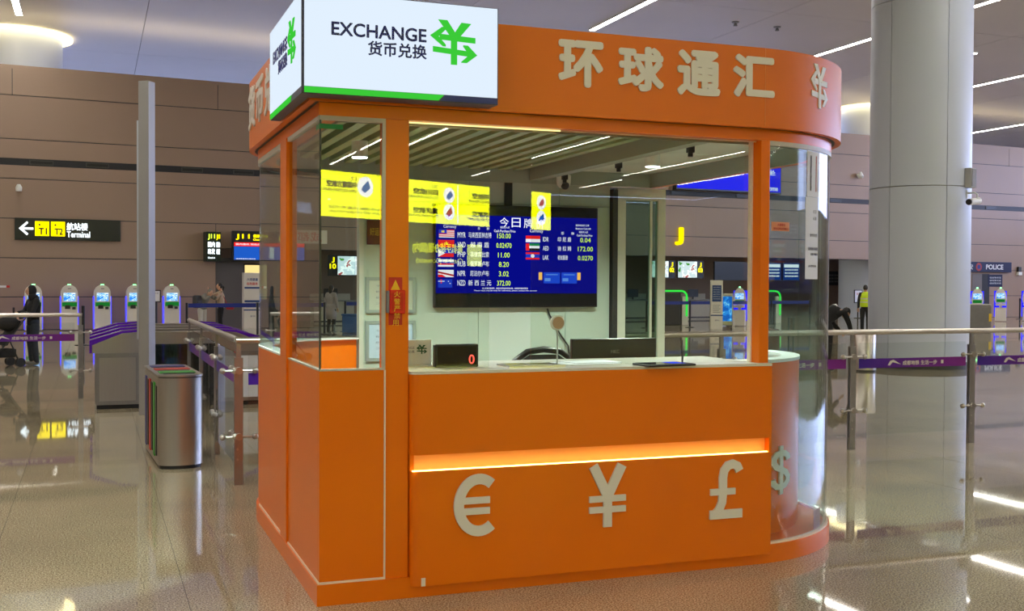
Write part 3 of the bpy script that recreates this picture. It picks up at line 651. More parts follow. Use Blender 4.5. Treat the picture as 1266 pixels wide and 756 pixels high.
# cable below the screen
tag(G().tube([(2.45, 3.03, 1.39), (2.47, 3.03, 1.34), (2.52, 3.03, 1.25), (2.58, 3.03, 1.16), (2.64, 3.03, 1.08), (2.66, 3.03, .9), (2.66, 3.03, .4)], .007, 6).done('power_cable', BLACK), 'thin black cable drooping below the wall screen', 'cable')
# counter equipment
t = thing('counting_display', 'black counter display with a red digit 0 beside the left post', 'display', (.647, .18, 1.15))
G().box(0, .24, 0, .05, .0, .122, .006).done('case', BLACK, t); G().box(.012, .228, -.001, 0, .012, .112).done('face', M('face_smoke', (.02, .014, .012), .1), t); txt('0', .186, .216, .018, .066, -.001, EM('red_digit', (1, .07, .05), 2.2), t, 'digit', 0, .0008, res=6)
t = thing('desk_sign', 'small white desk sign with a green currency emblem by the left post', 'sign', (.47, .33, 1.15))
G().box(0, .20, 0, .015, .006, .14, .002).done('board', WPAINT, t); G().box(0, .2, -.03, .05, 0, .006).done('foot', WPAINT, t)
DG = M('dark_green', srgb(30, 96, 60), .5); emblem(.115, .175, .065, .115, 0, DG, t, depth=.001); txt('EXCHANGE', .01, .105, .092, .106, 0, ink, t, 'lettering', .005, .0006); txt('货币兑换', .03, .105, .07, .086, 0, ink, t, 'lettering', .005, .0006)
t = thing('intercom_speaker', 'round beige intercom speaker on thin stalk above the counter', 'speaker', (1.325, .14, 1.15))
G().tube([(0, 0, 0), (.002, 0, .12), (0, 0, .2)], .005, 6).done('stalk', M('stalk_grey', (.4, .42, .4), .4), t); G().cyl((0, 0, 0), (0, 0, .006), .028, n=16).done('base', GREY, t)
o = G().lathe([(.03, -.02), (.041, -.012), (.042, .004), (.034, .01)], n=24).done('shell', WPAINT, t, smooth=40); o.rotation_euler = (PI/2, 0, 0); o.location = (0, -.004, .234)
o = G().cyl((0, 0, 0), (0, 0, .003), .033, n=24).done('grille', M('grille_tan', srgb(188, 150, 120), .6), t); o.rotation_euler = (PI/2, 0, 0); o.location = (0, -.014, .234)
t = thing('monitor', 'black computer monitor seen from behind on the kiosk desk', 'monitor', (1.99, .80, .80))
G().box(-.29, .29, 0, .035, .10, .458, .006).done('screen_back', BLACK, t); G().box(-.05, .05, .02, .05, .01, .2).done('stand', BLACK, t); G().cyl((0, .05, 0), (0, .05, .012), .12, n=20).done('foot', BLACK, t); txt('HKC', -.025, .032, .366, .388, 0, GREY, t, 'lettering', .0, .0006)
dk = thing('inner_desk', 'low white desk inside the kiosk behind the counter', 'desk', (0, 0, 0))
G().box(.6, 2.5, .62, 1.05, .77, .80).done('desktop', WPAINT, dk)
for x in (.62, 2.44): G().box(x, x+.04, .66, 1.0, .111, .77).done('side_panel', WPAINT, dk)
t = thing('tablet', 'black tablet lying flat on the counter near the right post', 'tablet', (1.90, -.01, 1.15), .10)
G().box(-.15, .15, -.09, .09, 0, .012, .004).done('case', BLACK, t); G().box(-.14, .14, -.08, .08, .012, .013).done('glass', M('tablet_glass', (.02, .03, .06), .05), t)
G().box(.02, .11, -.05, .06, .013, .0135).done('picture', EM('tablet_glow', srgb(60, 90, 255), .6), t)
tag(G().tube([(2.04, .035, 1.16), (2.055, .05, 1.22), (2.05, .06, 1.285), (2.05, .06, 1.16)], .003, 6).done('stylus_cable', BLACK), 'thin looped black pen cable standing beside the flat tablet', 'cable')
g = G()
t = thing('money_tray', 'shallow steel money tray sunk in the counter top below speaker', 'tray', (1.18, .16, 1.15))
g.box(-.16, .16, -.10, -.085, 0, .010).box(-.16, .16, .085, .10, 0, .010).box(-.16, -.145, -.085, .085, 0, .010).box(.145, .16, -.085, .085, 0, .010).box(-.005, .005, -.085, .085, 0, .008); g.done('rim', STEEL, t); G().box(-.145, .145, -.085, .085, .001, .002).done('bowl', STEELD, t)
t = thing('paper_stack', 'flat white papers lying on the counter behind the window pane', 'paper', (1.55, .26, 1.15), .1)
G().box(-.17, .17, -.1, .1, 0, .004).done('sheet', txt_paper, t); G().box(-.1, .2, -.06, .13, .004, .007).done('sheet', txt_paper, t)
t = thing('office_chair', 'black mesh office chair behind the counter, only backrest showing', 'chair', (1.78, 1.45, .111))
g = G().tube([(-.22, 0, .62), (-.235, 0, .8), (-.21, 0, .97), (-.12, 0, 1.03), (0, .01, 1.045), (.12, 0, 1.03), (.21, 0, .97), (.235, 0, .8), (.22, 0, .62)], .022, 10); g.done('back_frame', BLACK, t, smooth=True)
G().prism([(-.21, .6), (.21, .6), (.225, .8), (.2, .95), (.1, 1.01), (-.1, 1.01), (-.2, .95), (-.225, .8)], 0, .012, fn=lambda a, b, c: (a, c, b)).done('backrest', M('mesh_black', (.03, .035, .035), .7), t)
G().box(-.24, .24, -.42, .02, .42, .49, .02).done('seat', BLACK, t); G().cyl((0, -.2, .06), (0, -.2, .42), .03).done('gas_lift', DARK, t); G().tube([(0, .02, .65), (0, .06, .5), (0, -.1, .42)], .02).done('back_stem', BLACK, t)
for k in range(5):
    a = 2*PI*k/5; l = G().tube([(0, -.2, .09), (.28*math.cos(a), -.2+.28*math.sin(a), .06)], .02).done('leg', BLACK, t); G().cyl((.28*math.cos(a)-.012, -.2+.28*math.sin(a), .03), (.28*math.cos(a)+.012, -.2+.28*math.sin(a), .03), .03, n=12).done('castor', BLACK, l)

# ---------------------------------------------------------------- railings
def railing(label, p0, rz, n, sp, left=False, text=True, sk=()):
    """posts at local x = 0, sp, 2sp..., panels between; local -y faces the viewer"""
    t = thing('glass_railing', label, 'railing', p0, rz)
    L = sp*(n-1)
    G().tube([(-.02, 0, 1.137), (L+.02, 0, 1.137)], .027, 12).done('handrail', STEELH, t, smooth=40)
    for i in range(n):
        x = i*sp
        p = G().box(x-.033, x+.033, -.022, -.010, 0, 1.0).box(x-.033, x+.033, .010, .022, 0, 1.0).box(x-.018, x+.018, -.010, .010, .6, 1.12).box(x-.03, x+.03, -.010, .010, .0, .12).done('post', STEELD, t)
        for z in (.90, .38):
            c = G().tube([(x-.12, -.03, z), (x+.12, -.03, z)], .009, 8).ball((x-.125, -.03, z), .026, n=10).ball((x+.125, -.03, z), .026, n=10).cyl((x, -.05, z), (x, .03, z), .028, n=12).done('clamp', STEEL, p, smooth=40)
        for z in (.28, .2): G().cyl((x-.01, -.028, z), (x-.01, -.022, z), .009, n=8).done('bolt', STEEL, p)
    for i in range(n-1):
        a, b = i*sp+.075, (i+1)*sp-.075
        pn = G().box(a, b, -.006, .006, .13, 1.03, .001).done('glass_panel', GL_RAIL, t)
        G().box(a, b, -.0085, -.0065, .785, .878).done('printed_band', BAND, pn)
        if text and i not in sk:
            q = G(); f = lambda u, v, w: Vector((u, -.0085-w, v))
            txt_into(q, '成都地铁 生活一步', a+.52, a+.94, .806, .852, f, .02, .001, 2)
            q.done('band_lettering', WHITE, pn); q = G()
            q.prism([(a+.34, .81), (a+.365, .806), (a+.40, .838), (a+.50, .815), (a+.41, .862), (a+.37, .852)], 0, .001, fn=lambda u, v, w: (u, -.0085-w, v))
            q.done('band_emblem', WHITE, pn); G().box(a+.99, a+1.02, -.0095, -.0085, .815, .85).done('band_mark', WHITE, pn)
    return t
railing('long glass railing with purple band behind the kiosk, to the right', (.03, 3.52, 0), 0, 8, 1.4525, sk=(0,))
railing('glass railing running back from the kiosk left corner beside the bin', (.03, 8.30, 0), -PI/2, 4, 1.56, text=False)
railing('far glass railing with purple band at the left edge', (-1.20-1.4525*4, 10.85, 0), 0, 5, 1.4525)

# ---------------------------------------------------------------- fare gates
def fare_gate():
    t = thing('fare_gate', '', 'gate', (0, 0, 0), group='fare gates in a row')
    def side(sx):
        f = lambda x: sx*x
        def bx(g, a, b, *r, **k): return g.box(min(f(a), f(b)), max(f(a), f(b)), *r, **k)
        bx(G(), .46, 1.02, -.14, .14, .05, .70, .004).done('cabinet', STEELD, t)
        g = G(); P = [(.40, .70), (1.05, .70), (1.05, .80), (.72, .94), (.40, .97)]; P = [(f(a), b) for a, b in P]
        g.prism(P, -.14, .14, fn=lambda a, b, c: (a, c, b)).done('head', STEEL, t)
        bx(G(), .54, .97, -.146, -.14, .10, .64).done('cabinet_door', STEEL if sx < 0 else M('gate_white_panel', srgb(232, 236, 242), .15, var=.03, scale=9), t)
        g = G(); P = [(1.055, .70), (1.085, .70), (1.085, .86), (.70, .975), (.40, .99), (.40, .972), (.70, .945), (1.055, .80)]; P = [(f(a), b) for a, b in P]
        g.prism(P, -.145, .145, fn=lambda a, b, c: (a, c, b)).done('purple_cap', PURPLE, t)
        bx(G(), .48, 1.0, -.12, .12, 0, .05).done('base', BLACK, t)
    side(-1); side(1)
    G().box(-.46, .46, -.10, .10, .80, .955, .004).done('bridge', STEEL, t)
    for x in (-.36, .36): G().box(x-.03, x+.03, -.05, .05, 0, .8).done('pillar', DARK, t)
    G().box(-.30, .30, -.008, .008, .25, .78).done('flap', glass('flap_glass', (.6, .68, .68), .05), t)
    return t
gt = fare_gate()
for i, lb in enumerate(('purple capped steel fare gate nearest the camera, behind the bin', 'purple capped steel fare gate, second from the camera', 'purple capped steel fare gate, third from the camera', 'purple capped steel fare gate furthest from the camera')):
    loc = (.0, 9.5+i*.95, 0)
    if i == 0: gt.location = loc; gt['label'] = lb
    else: copy_tree(gt, loc, label=lb)

# tall steel pole with leaf
t = thing('steel_pole', 'tall square steel pole standing between the fare gates and bin', 'pole', (-.435, 8.62, 0), -.60)
G().box(-.07, .07, -.07, .07, 0, 3.98, .006).done('shaft', M('pole_steel', (.42, .42, .42), .4, .6, var=.04, scale=2), t)
G().box(-.125, -.095, -.02, .05, .9, 3.52, .006).done('side_leaf', M('leaf_steel', (.66, .72, .78), .3, .6), t); G().box(-.095, -.07, 0, .04, 3.0, 3.1).box(-.095, -.07, 0, .04, 1.2, 1.3).done('bracket', STEELD, t)

# recycling bin
t = thing('recycling_bin', 'brushed steel recycling bin with red, green and blue slots', 'bin', (-.365, 5.0, 0), .05)
def binplan(o, y0=-.48, y1=.66, r=.185):
    return [((r+o)*math.cos(a), y0+(r*.6+o)*math.sin(a)) for a in [PI+PI*i/18 for i in range(19)]] + [((r+o)*math.cos(a), y1+(r*.6+o)*math.sin(a)) for a in [PI*i/18 for i in range(19)]]
G().prism(binplan(0), .03, .775).done('body', STEEL, t, smooth=30)
G().prism(binplan(.005), .785, .80).done('lid', STEEL, t, smooth=30); G().prism(binplan(-.006), .775, .785).done('lid_gap', DARK, t); G().prism(binplan(-.012), 0, .03).done('kick_base', BLACK, t)  # thin dark strip between bin body and lid
BC = [M('bin_green', srgb(52, 170, 48), .4), M('bin_red', srgb(215, 52, 40), .4), M('bin_blue', srgb(40, 50, 130), .4)]
for i, (c, y) in enumerate(zip(BC, (-.26, .10, .46))):
    G().box(-.15, .15, y-.06, y+.14, .80, .806).done('inlay', c, t); G().box(-.13, .13, y-.17, y-.07, .80, .803).done('opening', BLACK, t)
    G().box(-.192, -.18, y-.16, y-.03, .10, .70).done('side_slot', BLACK, t); G().box(-.194, -.182, y-.02, y+.09, .08, .72).done('side_stripe', c, t)

# ---------------------------------------------------------------- barrier posts and belts
def belt_line(label, s0, s1, dep, n):
    t = thing('belt_barrier', label, 'barrier', wp(s0, dep), WRZ); L = s1-s0
    for i in range(n):
        x = L*i/(n-1); p = G().cyl((x, 0, .02), (x, 0, .98), .035, n=14).done('post', BLACK, t, smooth=40); G().lathe([(.17, 0), (.17, .012), (.05, .03)], c=(x, 0, 0), n=20).done('foot', BLACK, p)
    for i in range(n-1): 
        a, b = L*i/(n-1)+.04, L*(i+1)/(n-1)-.04; G().box(a, b, -.005, .005, .84, .96).done('belt', M('belt_blue', srgb(22, 42, 130), .6), t)
    return t
belt_line('blue belt barrier in front of the two people by wall', 3.3, 7.4, 6.2, 3)
belt_line('blue belt barrier seen through the window beside the white totem', 19.5, 27.0, 5.5, 5)
belt_line('blue belt barrier at the right edge by the upright machines', 42.2, 48.0, 2.6, 3)
belt_line('blue belt barrier seen through the left corner pane', 8.6, 11.6, 4.5, 2)
t = thing('barrier_post', 'lone black barrier post between two self-service machines on the left', 'barrier', (-1.269, 24.37, 0))
G().cyl((0, 0, .02), (0, 0, .98), .04, n=14).done('post', BLACK, t, smooth=40); G().lathe([(.2, 0), (.2, .012), (.05, .03)], n=20).done('foot', BLACK, t)
t = thing('notice_stand', 'black framed notice on a stand right of the steel pole', 'sign', (.57, 26.8, 0), -YAW)
G().cyl((0, 0, .02), (0, 0, 1.05), .05, n=14).done('post', BLACK, t); G().lathe([(.2, 0), (.2, .012), (.05, .03)], n=20).done('foot', BLACK, t)
G().box(-.15, .15, -.03, .0, 1.02, 1.36, .004).done('frame', BLACK, t); G().box(-.125, .125, -.034, -.03, 1.05, 1.33).done('sheet', txt_paper, t); txt('自助办理', -.09, .09, 1.25, 1.29, -.034, ink, t, 'lettering', .01, .001)

# ---------------------------------------------------------------- self-service machines, left row
CREAM = M('machine_cream', srgb(222, 216, 204), .4)
KSCR = picture('machine_screen', [(0, srgb(40, 120, 230)), (.45, srgb(120, 190, 250)), (.56, srgb(235, 245, 255)), (.62, srgb(50, 130, 235))], 16, .9)
def machine():
    t = thing('self_service_machine', '', 'machine', (0, 0, 0), WRZ, group='self-service machines along the left wall')
    P = [(-.25, .03), (.25, .03), (.25, 1.2)] + [(.25*math.cos(PI*i/12), 1.2+.27*math.sin(PI*i/12)) for i in range(1, 12)] + [(-.25, 1.2)]
    b = G().prism(P, 0, -.28, fn=lambda a, c, d: (a, d+.28, c)).done('body', CREAM, t, smooth=30)
    blue = EM('edge_light_blue', srgb(60, 60, 255), 1.5)
    for sx in (-1, 1): G().box(sx*.262-.012, sx*.262+.012, .03, .22, .05, 1.1).done('edge_light', blue, t)
    G().box(-.20, .20, -.012, 0, .92, 1.23, .004).done('bezel', WPAINT, t); G().box(-.175, .175, -.016, -.012, .95, 1.21).done('screen', KSCR, t)
    G().box(-.22, .22, -.02, 0, .78, .91).done('keypad_light', EM('machine_green', srgb(40, 150, 60), .35), t)
    G().box(-.14, .02, -.05, 0, .70, .82, .006).done('reader', BLACK, t); G().box(.08, .18, -.02, 0, .68, .76).done('card_slot', DARK, t); G().box(-.22, .22, -.006, 0, .05, .60).done('service_door', CREAM, t)
    G().box(-.05, .05, -.006, 0, 1.34, 1.36).done('lens_bar', DARK, t); G().box(-.05, .05, .04, .12, 1.462, 1.492).done('status_lamp', EM('lamp_green', (.2, 1, .3), 3), t)
    return t
mc = machine(); ml = ('self-service machine behind the woman in black, leftmost in its row', 'self-service machine second from the left along the wall', 'self-service machine third from the left along the wall', 'self-service machine half hidden by the steel pole', 'self-service machine right of the steel pole and notice stand')
for i, (s, lb) in enumerate(zip((-.5, .56, 1.56, 2.56, 3.74), ml)):
    if i == 0: mc.location = wp(s, 1.0); mc['label'] = lb
    else: copy_tree(mc, wp(s, 1.0), label=lb)
# right side machines with curved blue backs
def machine2():
    t = thing('upright_machine', '', 'machine', (0, 0, 0), -YAW-.35, group='upright machines by the right wall')
    BL = EM('machine_blue_light', srgb(30, 30, 255), 1.0)
    P = [(-.05, .2), (.08, .2), (.08, .9), (.02, 1.35), (-.10, 1.35), (-.14, .9), (-.05, .7)]
    G().prism(P, -.25, .25, fn=lambda a, b, c: (c, a+.25, b)).done('lit_back', BL, t)
    G().box(-.22, .22, -.18, .18, .03, .62, .01).done('cabinet', CREAM, t)
    G().prism([(-.24, .95), (-.2, .82), (.2, .82), (.24, .95), (.2, 1.28), (.1, 1.42), (0, 1.46), (-.1, 1.42), (-.2, 1.28)], 0, .09, fn=lambda a, b, c: (a, c-.02, b)).done('head', CREAM, t)
    G().box(-.16, .16, -.03, -.02, 1.02, 1.25).done('screen', KSCR, t); G().box(-.17, .17, -.04, -.02, .86, .98).done('green_panel', EM('machine_green', (0, 0, 0)), t)
    G().box(-.2, .2, -.2, .0, .70, .80, .01).done('shelf', CREAM, t); G().box(-.05, .05, 0, .12, .6, .85).done('neck', CREAM, t); G().ball((0, .04, 1.47), .04, n=10).done('status_lamp', EM('lamp_green', (0, 0, 0)), t)
    return t
m2 = machine2(); m2.location = (36.15, 33.0, 0); m2['label'] = 'upright cream and blue machine right of the white column'
copy_tree(m2, (32.9, 30.9, 0), label='upright machine half hidden by the right edge of the white column'); copy_tree(m2, (37.9, 33.2, 0), label='upright machine cut by the right edge of the picture')
copy_tree(m2, (21.9, 31.3, 0), label='upright machine seen through the window left of the right post')

# ---------------------------------------------------------------- signs on the far wall
SB = M('sign_black', (.012, .014, .02), .3); YP = EM('sign_yellow', srgb(255, 228, 0), 1.6); WP_ = EM('sign_white', (.85, .95, 1), 1.5)
t = thing('terminal_sign', 'black wall sign with arrow, T1 and T2 reading Terminal', 'sign', wp(-1.0, .1), WRZ)
G().box(0, 3.23, 0, .1, 2.92, 3.62, .01).done('board', SB, t)
for x, s in ((.60, 'T1'), (1.08, 'T2')):
    b = G().box(x, x+.42, -.012, 0, 3.05, 3.52, .004).done('yellow_square', EM('t_square_yellow', srgb(255, 226, 0), 1.5), t); txt(s, x+.10, x+.36, 3.09, 3.31, -.012, SB, b, 'lettering', .045, .004); G().box(x+.1, x+.16, -.016, -.012, 3.38, 3.44).done('aircraft_mark', SB, b)
g = G(); f = lambda a, b, c: (a, -c, b)
for P in ([(.12, 3.28), (.36, 3.06), (.40, 3.11), (.22, 3.28), (.40, 3.46), (.36, 3.51)], [(.18, 3.245), (.55, 3.245), (.55, 3.315), (.18, 3.315)]): g.prism(P, 0, .012, fn=f)
g.done('arrow', EM('t_white', (.85, .95, 1), 1.5), t); txt('航站楼', 1.55, 2.20, 3.25, 3.50, 0, EM('t_white', (1, 1, 1)), t, 'lettering', .02, .008); txt('Terminal', 1.56, 2.27, 3.02, 3.22, 0, EM('t_white', (1, 1, 1)), t, 'lettering', .015, .008)
t = thing('wall_camera', 'small white camera on the wall above the terminal sign', 'camera', wp(-.88, 0, 4.5), WRZ)
G().cyl((0, 0, .1), (0, -.2, .1), .04).done('arm', WPAINT, t); G().lathe([(.09, -.06), (.1, .06), (.05, .16)], c=(0, -.22, .02), n=16).done('dome', WPAINT, t, smooth=40)
t = thing('wall_camera', 'small white camera on the wall left of the white column', 'camera', wp(34.5, 0, 6.55), WRZ)
G().cyl((0, 0, .1), (0, -.2, .1), .05).done('arm', WPAINT, t); G().lathe([(.1, -.1), (.15, .0), (.05, .2)], c=(0, -.22, .02), n=16).done('dome', WPAINT, t, smooth=40)
t = thing('wall_label', 'small red and white label on the wall at left edge', 'label', wp(-1.45, .0, 1.37), WRZ); G().box(0, .30, -.01, 0, 0, .07).done('plate', WPAINT, t); G().box(.2, .3, -.014, -.01, 0, .07).done('red_end', M('label_red', (0, 0, 0)), t)
t = thing('blade_sign', 'narrow dark green lit sign reading J11 at the wall opening', 'sign', wp(4.95, .45), WRZ)
GB = M('sign_darkgreen', srgb(10, 34, 20), .4); G().box(0, .34, -.1, .45, 2.29, 3.30, .01).box(.34, .52, .05, .45, 2.29, 3.30).done('board', GB, t)
txt('J11', .05, .29, 3.02, 3.22, -.1, EM('sign_lime', srgb(200, 240, 60), 1.5), t, 'lettering', .03, .006); txt('国内', .05, .29, 2.77, 2.96, -.1, WP_, t, 'lettering', .03, .006); txt('出发', .05, .29, 2.53, 2.72, -.1, WP_, t, 'lettering', .03, .006); txt('Check-in', .05, .29, 2.38, 2.44, -.1, WP_, t, 'lettering', .02, .006)
txt('J11', .37, .49, 3.02, 3.22, .05, YP, t, 'lettering', .03, .006); txt('国内', .37, .49, 2.77, 2.96, .05, WP_, t, 'lettering', .03, .006); txt('出发', .37, .49, 2.53, 2.72, .05, WP_, t, 'lettering', .03, .006)
t = thing('flight_display', 'wide display with J11 header and blue screen over the opening', 'screen', wp(5.87, .35), WRZ)
G().box(0, 2.6, 0, .15, 2.32, 3.36, .01).done('case', SB, t); txt('J11', .12, .60, 3.05, 3.25, 0, YP, t, 'lettering', .03, .006); txt('值机柜台', .72, 1.25, 3.13, 3.25, 0, YP, t, 'lettering', .03, .006); txt('Check-in', .72, 1.1, 3.03, 3.10, 0, YP, t, 'lettering', .03, .006)
G().box(.06, 2.54, -.006, 0, 2.83, 2.96).done('red_bar', EM('bar_red', srgb(215, 30, 30), 1.2), t); G().box(.06, 2.54, -.006, 0, 2.36, 2.82).done('blue_field', EM('field_blue', srgb(25, 75, 165), 1.0), t)
txt('国内值机 现在办理', .12, 1.1, 2.865, 2.93, -.006, TXTW, t, 'lettering', .02, .004); txt('请旅客提前办理手续', .12, .8, 2.375, 2.41, -.006, TXTW, t, 'lettering', .02, .004); G().box(1.3, 1.45, -.01, -.006, 2.42, 2.8).done('white_column', TXTW, t); txt('J11', 1.62, 1.85, 3.05, 3.22, 0, YP, t, 'lettering', .03, .006); txt('值机柜台', 1.95, 2.4, 3.08, 3.2, 0, YP, t, 'lettering', .03, .006)
AD = picture('advert_picture', [(0, srgb(70, 140, 60)), (.36, srgb(190, 205, 215)), (.52, srgb(232, 238, 242)), (.62, srgb(160, 60, 60)), (.67, srgb(225, 232, 238))], 3, 1.0)
def counter_screen(s, label, num, right):
    t = thing('counter_screen', label, 'screen', wp(s, .1), WRZ, group=None); G().box(0, 1.32, 0, .1, 1.82, 2.58, .01).done('case', SB, t)
    a, b = (.02, .98) if right else (.36, 1.30); G().box(a, b, -.006, 0, 1.86, 2.54).done('picture', AD, t)
    c = 1.15 if right else .18; txt('J', c-.05, c+.06, 2.30, 2.5, 0, YP, t, 'lettering', .03, .006); txt(num, c-.12, c+.12, 2.08, 2.27, 0, YP, t, 'lettering', .04, .006)
counter_screen(9.36, 'counter screen marked J10 seen through the left corner pane', '10', False)
counter_screen(24.55, 'counter screen marked J03 seen beyond the glass door', '03', True)
counter_screen(23.1, 'counter screen partly behind the glass door, left of J03', '02', True)
t = thing('island_letter', 'yellow letter J on the wall seen right of the door', 'sign', wp(24.42, .05), WRZ); txt('J', 0, .42, 3.22, 3.98, 0, EM('letter_yellow', srgb(255, 215, 0), 1.3), t, 'letter', .05, .06)
t = thing('led_wall_screen', 'violet blue screen high on the wall behind the right post', 'screen', wp(24.3, .3), WRZ)
G().box(0, 5.55, 0, .25, 5.55, 6.85, .01).done('case', SB, t); G().box(.05, 5.5, -.006, 0, 5.62, 6.8).done('picture', EM('led_violet', srgb(40, 44, 250), .7), t); txt('欢迎乘坐', 3.2, 5.2, 6.35, 6.6, -.006, TXTW, t, 'lettering', .02, .004); txt('Welcome', 4.3, 5.35, 5.68, 5.9, -.006, TXTW, t, 'lettering', .02, .004)
for i, (s, w_, lb) in enumerate(((26.45, 2.0, 'dark unlit hanging screen behind the right post'), (29.25, .8, 'dark blue notice screen seen through curved pane, left one'), (30.15, .95, 'dark blue notice screen seen through curved pane, right one'))):
    t = thing('notice_screen', lb, 'screen', wp(s, .1), WRZ); G().box(0, w_, 0, .1, 1.75, 2.56, .01).done('case', SB, t)
    if i:
        G().box(.03, w_-.03, -.006, 0, 1.79, 2.52).done('field', EM('notice_blue', srgb(14, 48, 110), .9), t); G().box(.06, w_-.06, -.01, -.006, 2.34, 2.48).done('header', TXTW, t)
        for k in range(3): txt('值机须知请勿携带', .1, w_-.1, 2.2-.14*k, 2.27-.14*k, -.006, TXTW, t, 'lettering', .02, .003)
t = thing('police_sign', 'dark blue sign reading POLICE over a doorway on the right', 'sign', wp(40.6, .15), WRZ); G().box(0, 3.95, 0, .15, 2.24, 2.74, .01).done('board', M('police_navy', srgb(14, 26, 66), .35), t)
wl_ = M('sign_flat_white', (.75, .78, .8), .5); txt('POLICE', 2.15, 3.35, 2.37, 2.62, 0, wl_, t, 'lettering', .03, .006); G().cyl((1.65, 0, 2.49), (1.65, -.01, 2.49), .2, n=20).done('crest', M('crest_red', srgb(170, 60, 48), .5), t); G().cyl((1.65, -.01, 2.49), (1.65, -.015, 2.49), .11, n=16).done('crest_centre', NAVY, t)
txt('安', .95, 1.25, 2.36, 2.62, 0, wl_, t, 'lettering', .02, .006); txt('公', .35, .62, 2.36, 2.62, 0, wl_, t, 'lettering', .02, .006)
t = thing('police_plaque', 'small dark blue plaque on the wall below the POLICE sign', 'sign', wp(43.05, .03), WRZ); G().box(0, 1.0, 0, .03, 1.52, 2.12, .005).done('plate', M('police_navy', (0, 0, 0)), t)
for k in range(3): txt('值班警务室', .1, .9, 1.93-.14*k, 2.01-.14*k, 0, wl_, t, 'lettering', .01, .003)
d_ = G().box(41.95, 42.62, -.03, .0, 0, 2.15).done('door_1', M('door_grey', srgb(112, 104, 98), .5), loc=(W0.x, W0.y, 0), rz=WRZ); tag(d_, kind='structure'); G().cyl((42.52, -.03, 1.0), (42.52, -.08, 1.0), .03, n=8).done('door_handle', STEEL, d_)
d_ = G().box(42.62, 43.15, -.02, .0, 0, 2.15).done('door_shade_sheet', M('doorway_shade', (.02, .02, .022), .6), loc=(W0.x, W0.y, 0), rz=WRZ); tag(d_, kind='structure')  # near-black sheet painting the shade of a dark opening
t = thing('notice_board', 'black notice board on the recess wall left of white column', 'sign', wp(35.9, -6.95), WRZ); t.location = wp(38.9, -6.9); G().box(0, 1.05, 0, .05, 1.55, 2.3, .005).done('board', SB, t)
for k in range(3): txt('旅客须知', .15, .9, 2.05-.17*k, 2.13-.17*k, 0, GREY, t, 'lettering', .01, .003)
t = thing('wall_light_fixture', 'small dark fixture with white base on wall right of POLICE', 'light', wp(45.2, .0, 2.1), WRZ); G().box(-.1, .1, -.12, 0, .18, .42, .01).done('hood', DARK, t); G().box(-.13, .13, -.14, 0, 0, .16, .01).done('base', WPAINT, t)

# ---------------------------------------------------------------- check-in recess contents
for i in range(7):
    t = thing('recess_fill_light', 'square white light in the low ceiling over the check-in desks', 'light', wp(8+i*5, -3.2, 3.2), WRZ, group='lights over the check-in desks')
    G().box(-.6, .6, -.6, .6, -.02, -.005).done('diffuser', EM('recess_fill_glow', (1, .95, .86), 5), t); G().box(-.64, .64, -.64, .64, -.005, 0).done('frame', WPAINT, t)  # glowing squares added to brighten the dark recess
def desk(s, label):
    t = thing('check_in_desk', label, 'desk', wp(s, -2.2), WRZ)
    G().box(-.8, .8, 0, .5, 0, .85, .01).done('body', M('desk_beige', srgb(186, 176, 160), .5), t); G().box(-.85, .85, -.1, .55, .85, .90, .01).done('top', GREY, t); G().box(-.8, .8, .5, .56, .9, 1.15).done('screen_panel', M('desk_beige', (0, 0, 0)), t)
    G().box(-.35, .2, .2, .24, 1.0, 1.35, .01).done('monitor', BLACK, t); G().box(-.1, -.05, .2, .26, .9, 1.0).done('monitor_stand', BLACK, t); G().box(-.8, .8, -.005, 0, .05, .12).done('kick', DARK, t)
    G().box(.85, 1.45, -.2, .6, 0, .35, .01).done('belt_scale', STEELD, t)
for s, lb in ((10.3, 'check-in desk seen through the left corner pane under J10'), (24.0, 'check-in desk under screen J03 beyond the glass door'), (27.2, 'check-in desk behind the right window post'), (30.3, 'check-in desk seen through the curved pane')): desk(s, lb)
for i, (x, y, lb) in enumerate(((20.0, 32.6, 'green lit bag drop machine right of the glass door'), (24.6, 33.2, 'green lit bag drop machine seen through the curved pane'))):
    t = thing('bag_drop_machine', lb, 'machine', (x, y, 0), -YAW); GG = EM('bag_green', srgb(50, 225, 70), .9)
    G().box(-.55, .1, 0, .8, 0, 1.25, .03).done('cabinet', DARK, t)
    pts = [(-.55, -.02, 1.32)] + [(.10+.22*math.sin(a), -.02, 1.10+.22*math.cos(a)) for a in [PI/2*k/6 for k in range(7)]] + [(.32, -.02, .35)]
    G().tube(pts, .035, 8).done('light_arc', GG, t, smooth=True); G().box(.15, .38, -.0, .5, 0, 1.1, .02).done('side_column', CREAM, t)
t = thing('info_totem', 'white information totem seen through the window right of door', 'sign', (19.3, 28.6, 0), -YAW); G().box(-.21, .21, 0, .16, 0, 1.72, .01).done('body', CREAM, t)
TB = M('totem_blue', srgb(28, 62, 118), .5); G().box(-.16, .16, -.005, 0, .98, 1.55).done('blue_panel', TB, t)
for k in range(6): txt('自助行李托运', -.12, .12, 1.46-.08*k, 1.49-.08*k, -.005, wl_, t, 'lettering', .0, .002)
for k in range(5): G().box(-.14, .13-.05*(k % 2), -.004, 0, .60+.06*k, .62+.06*k).done('print_line', GREY, t)
G().box(-.21, .21, -.005, 0, .48, .52).done('blue_line', TB, t); txt('服务台', -.06, .1, .30, .36, 0, ink, t, 'lettering', .01, .002)
t = thing('poster_stand', 'bright blue poster stand right of the white totem', 'sign', (20.35, 29.7, 0), -YAW); G().box(-.24, .24, 0, .05, .1, 1.25, .01).done('frame', STEELD, t)
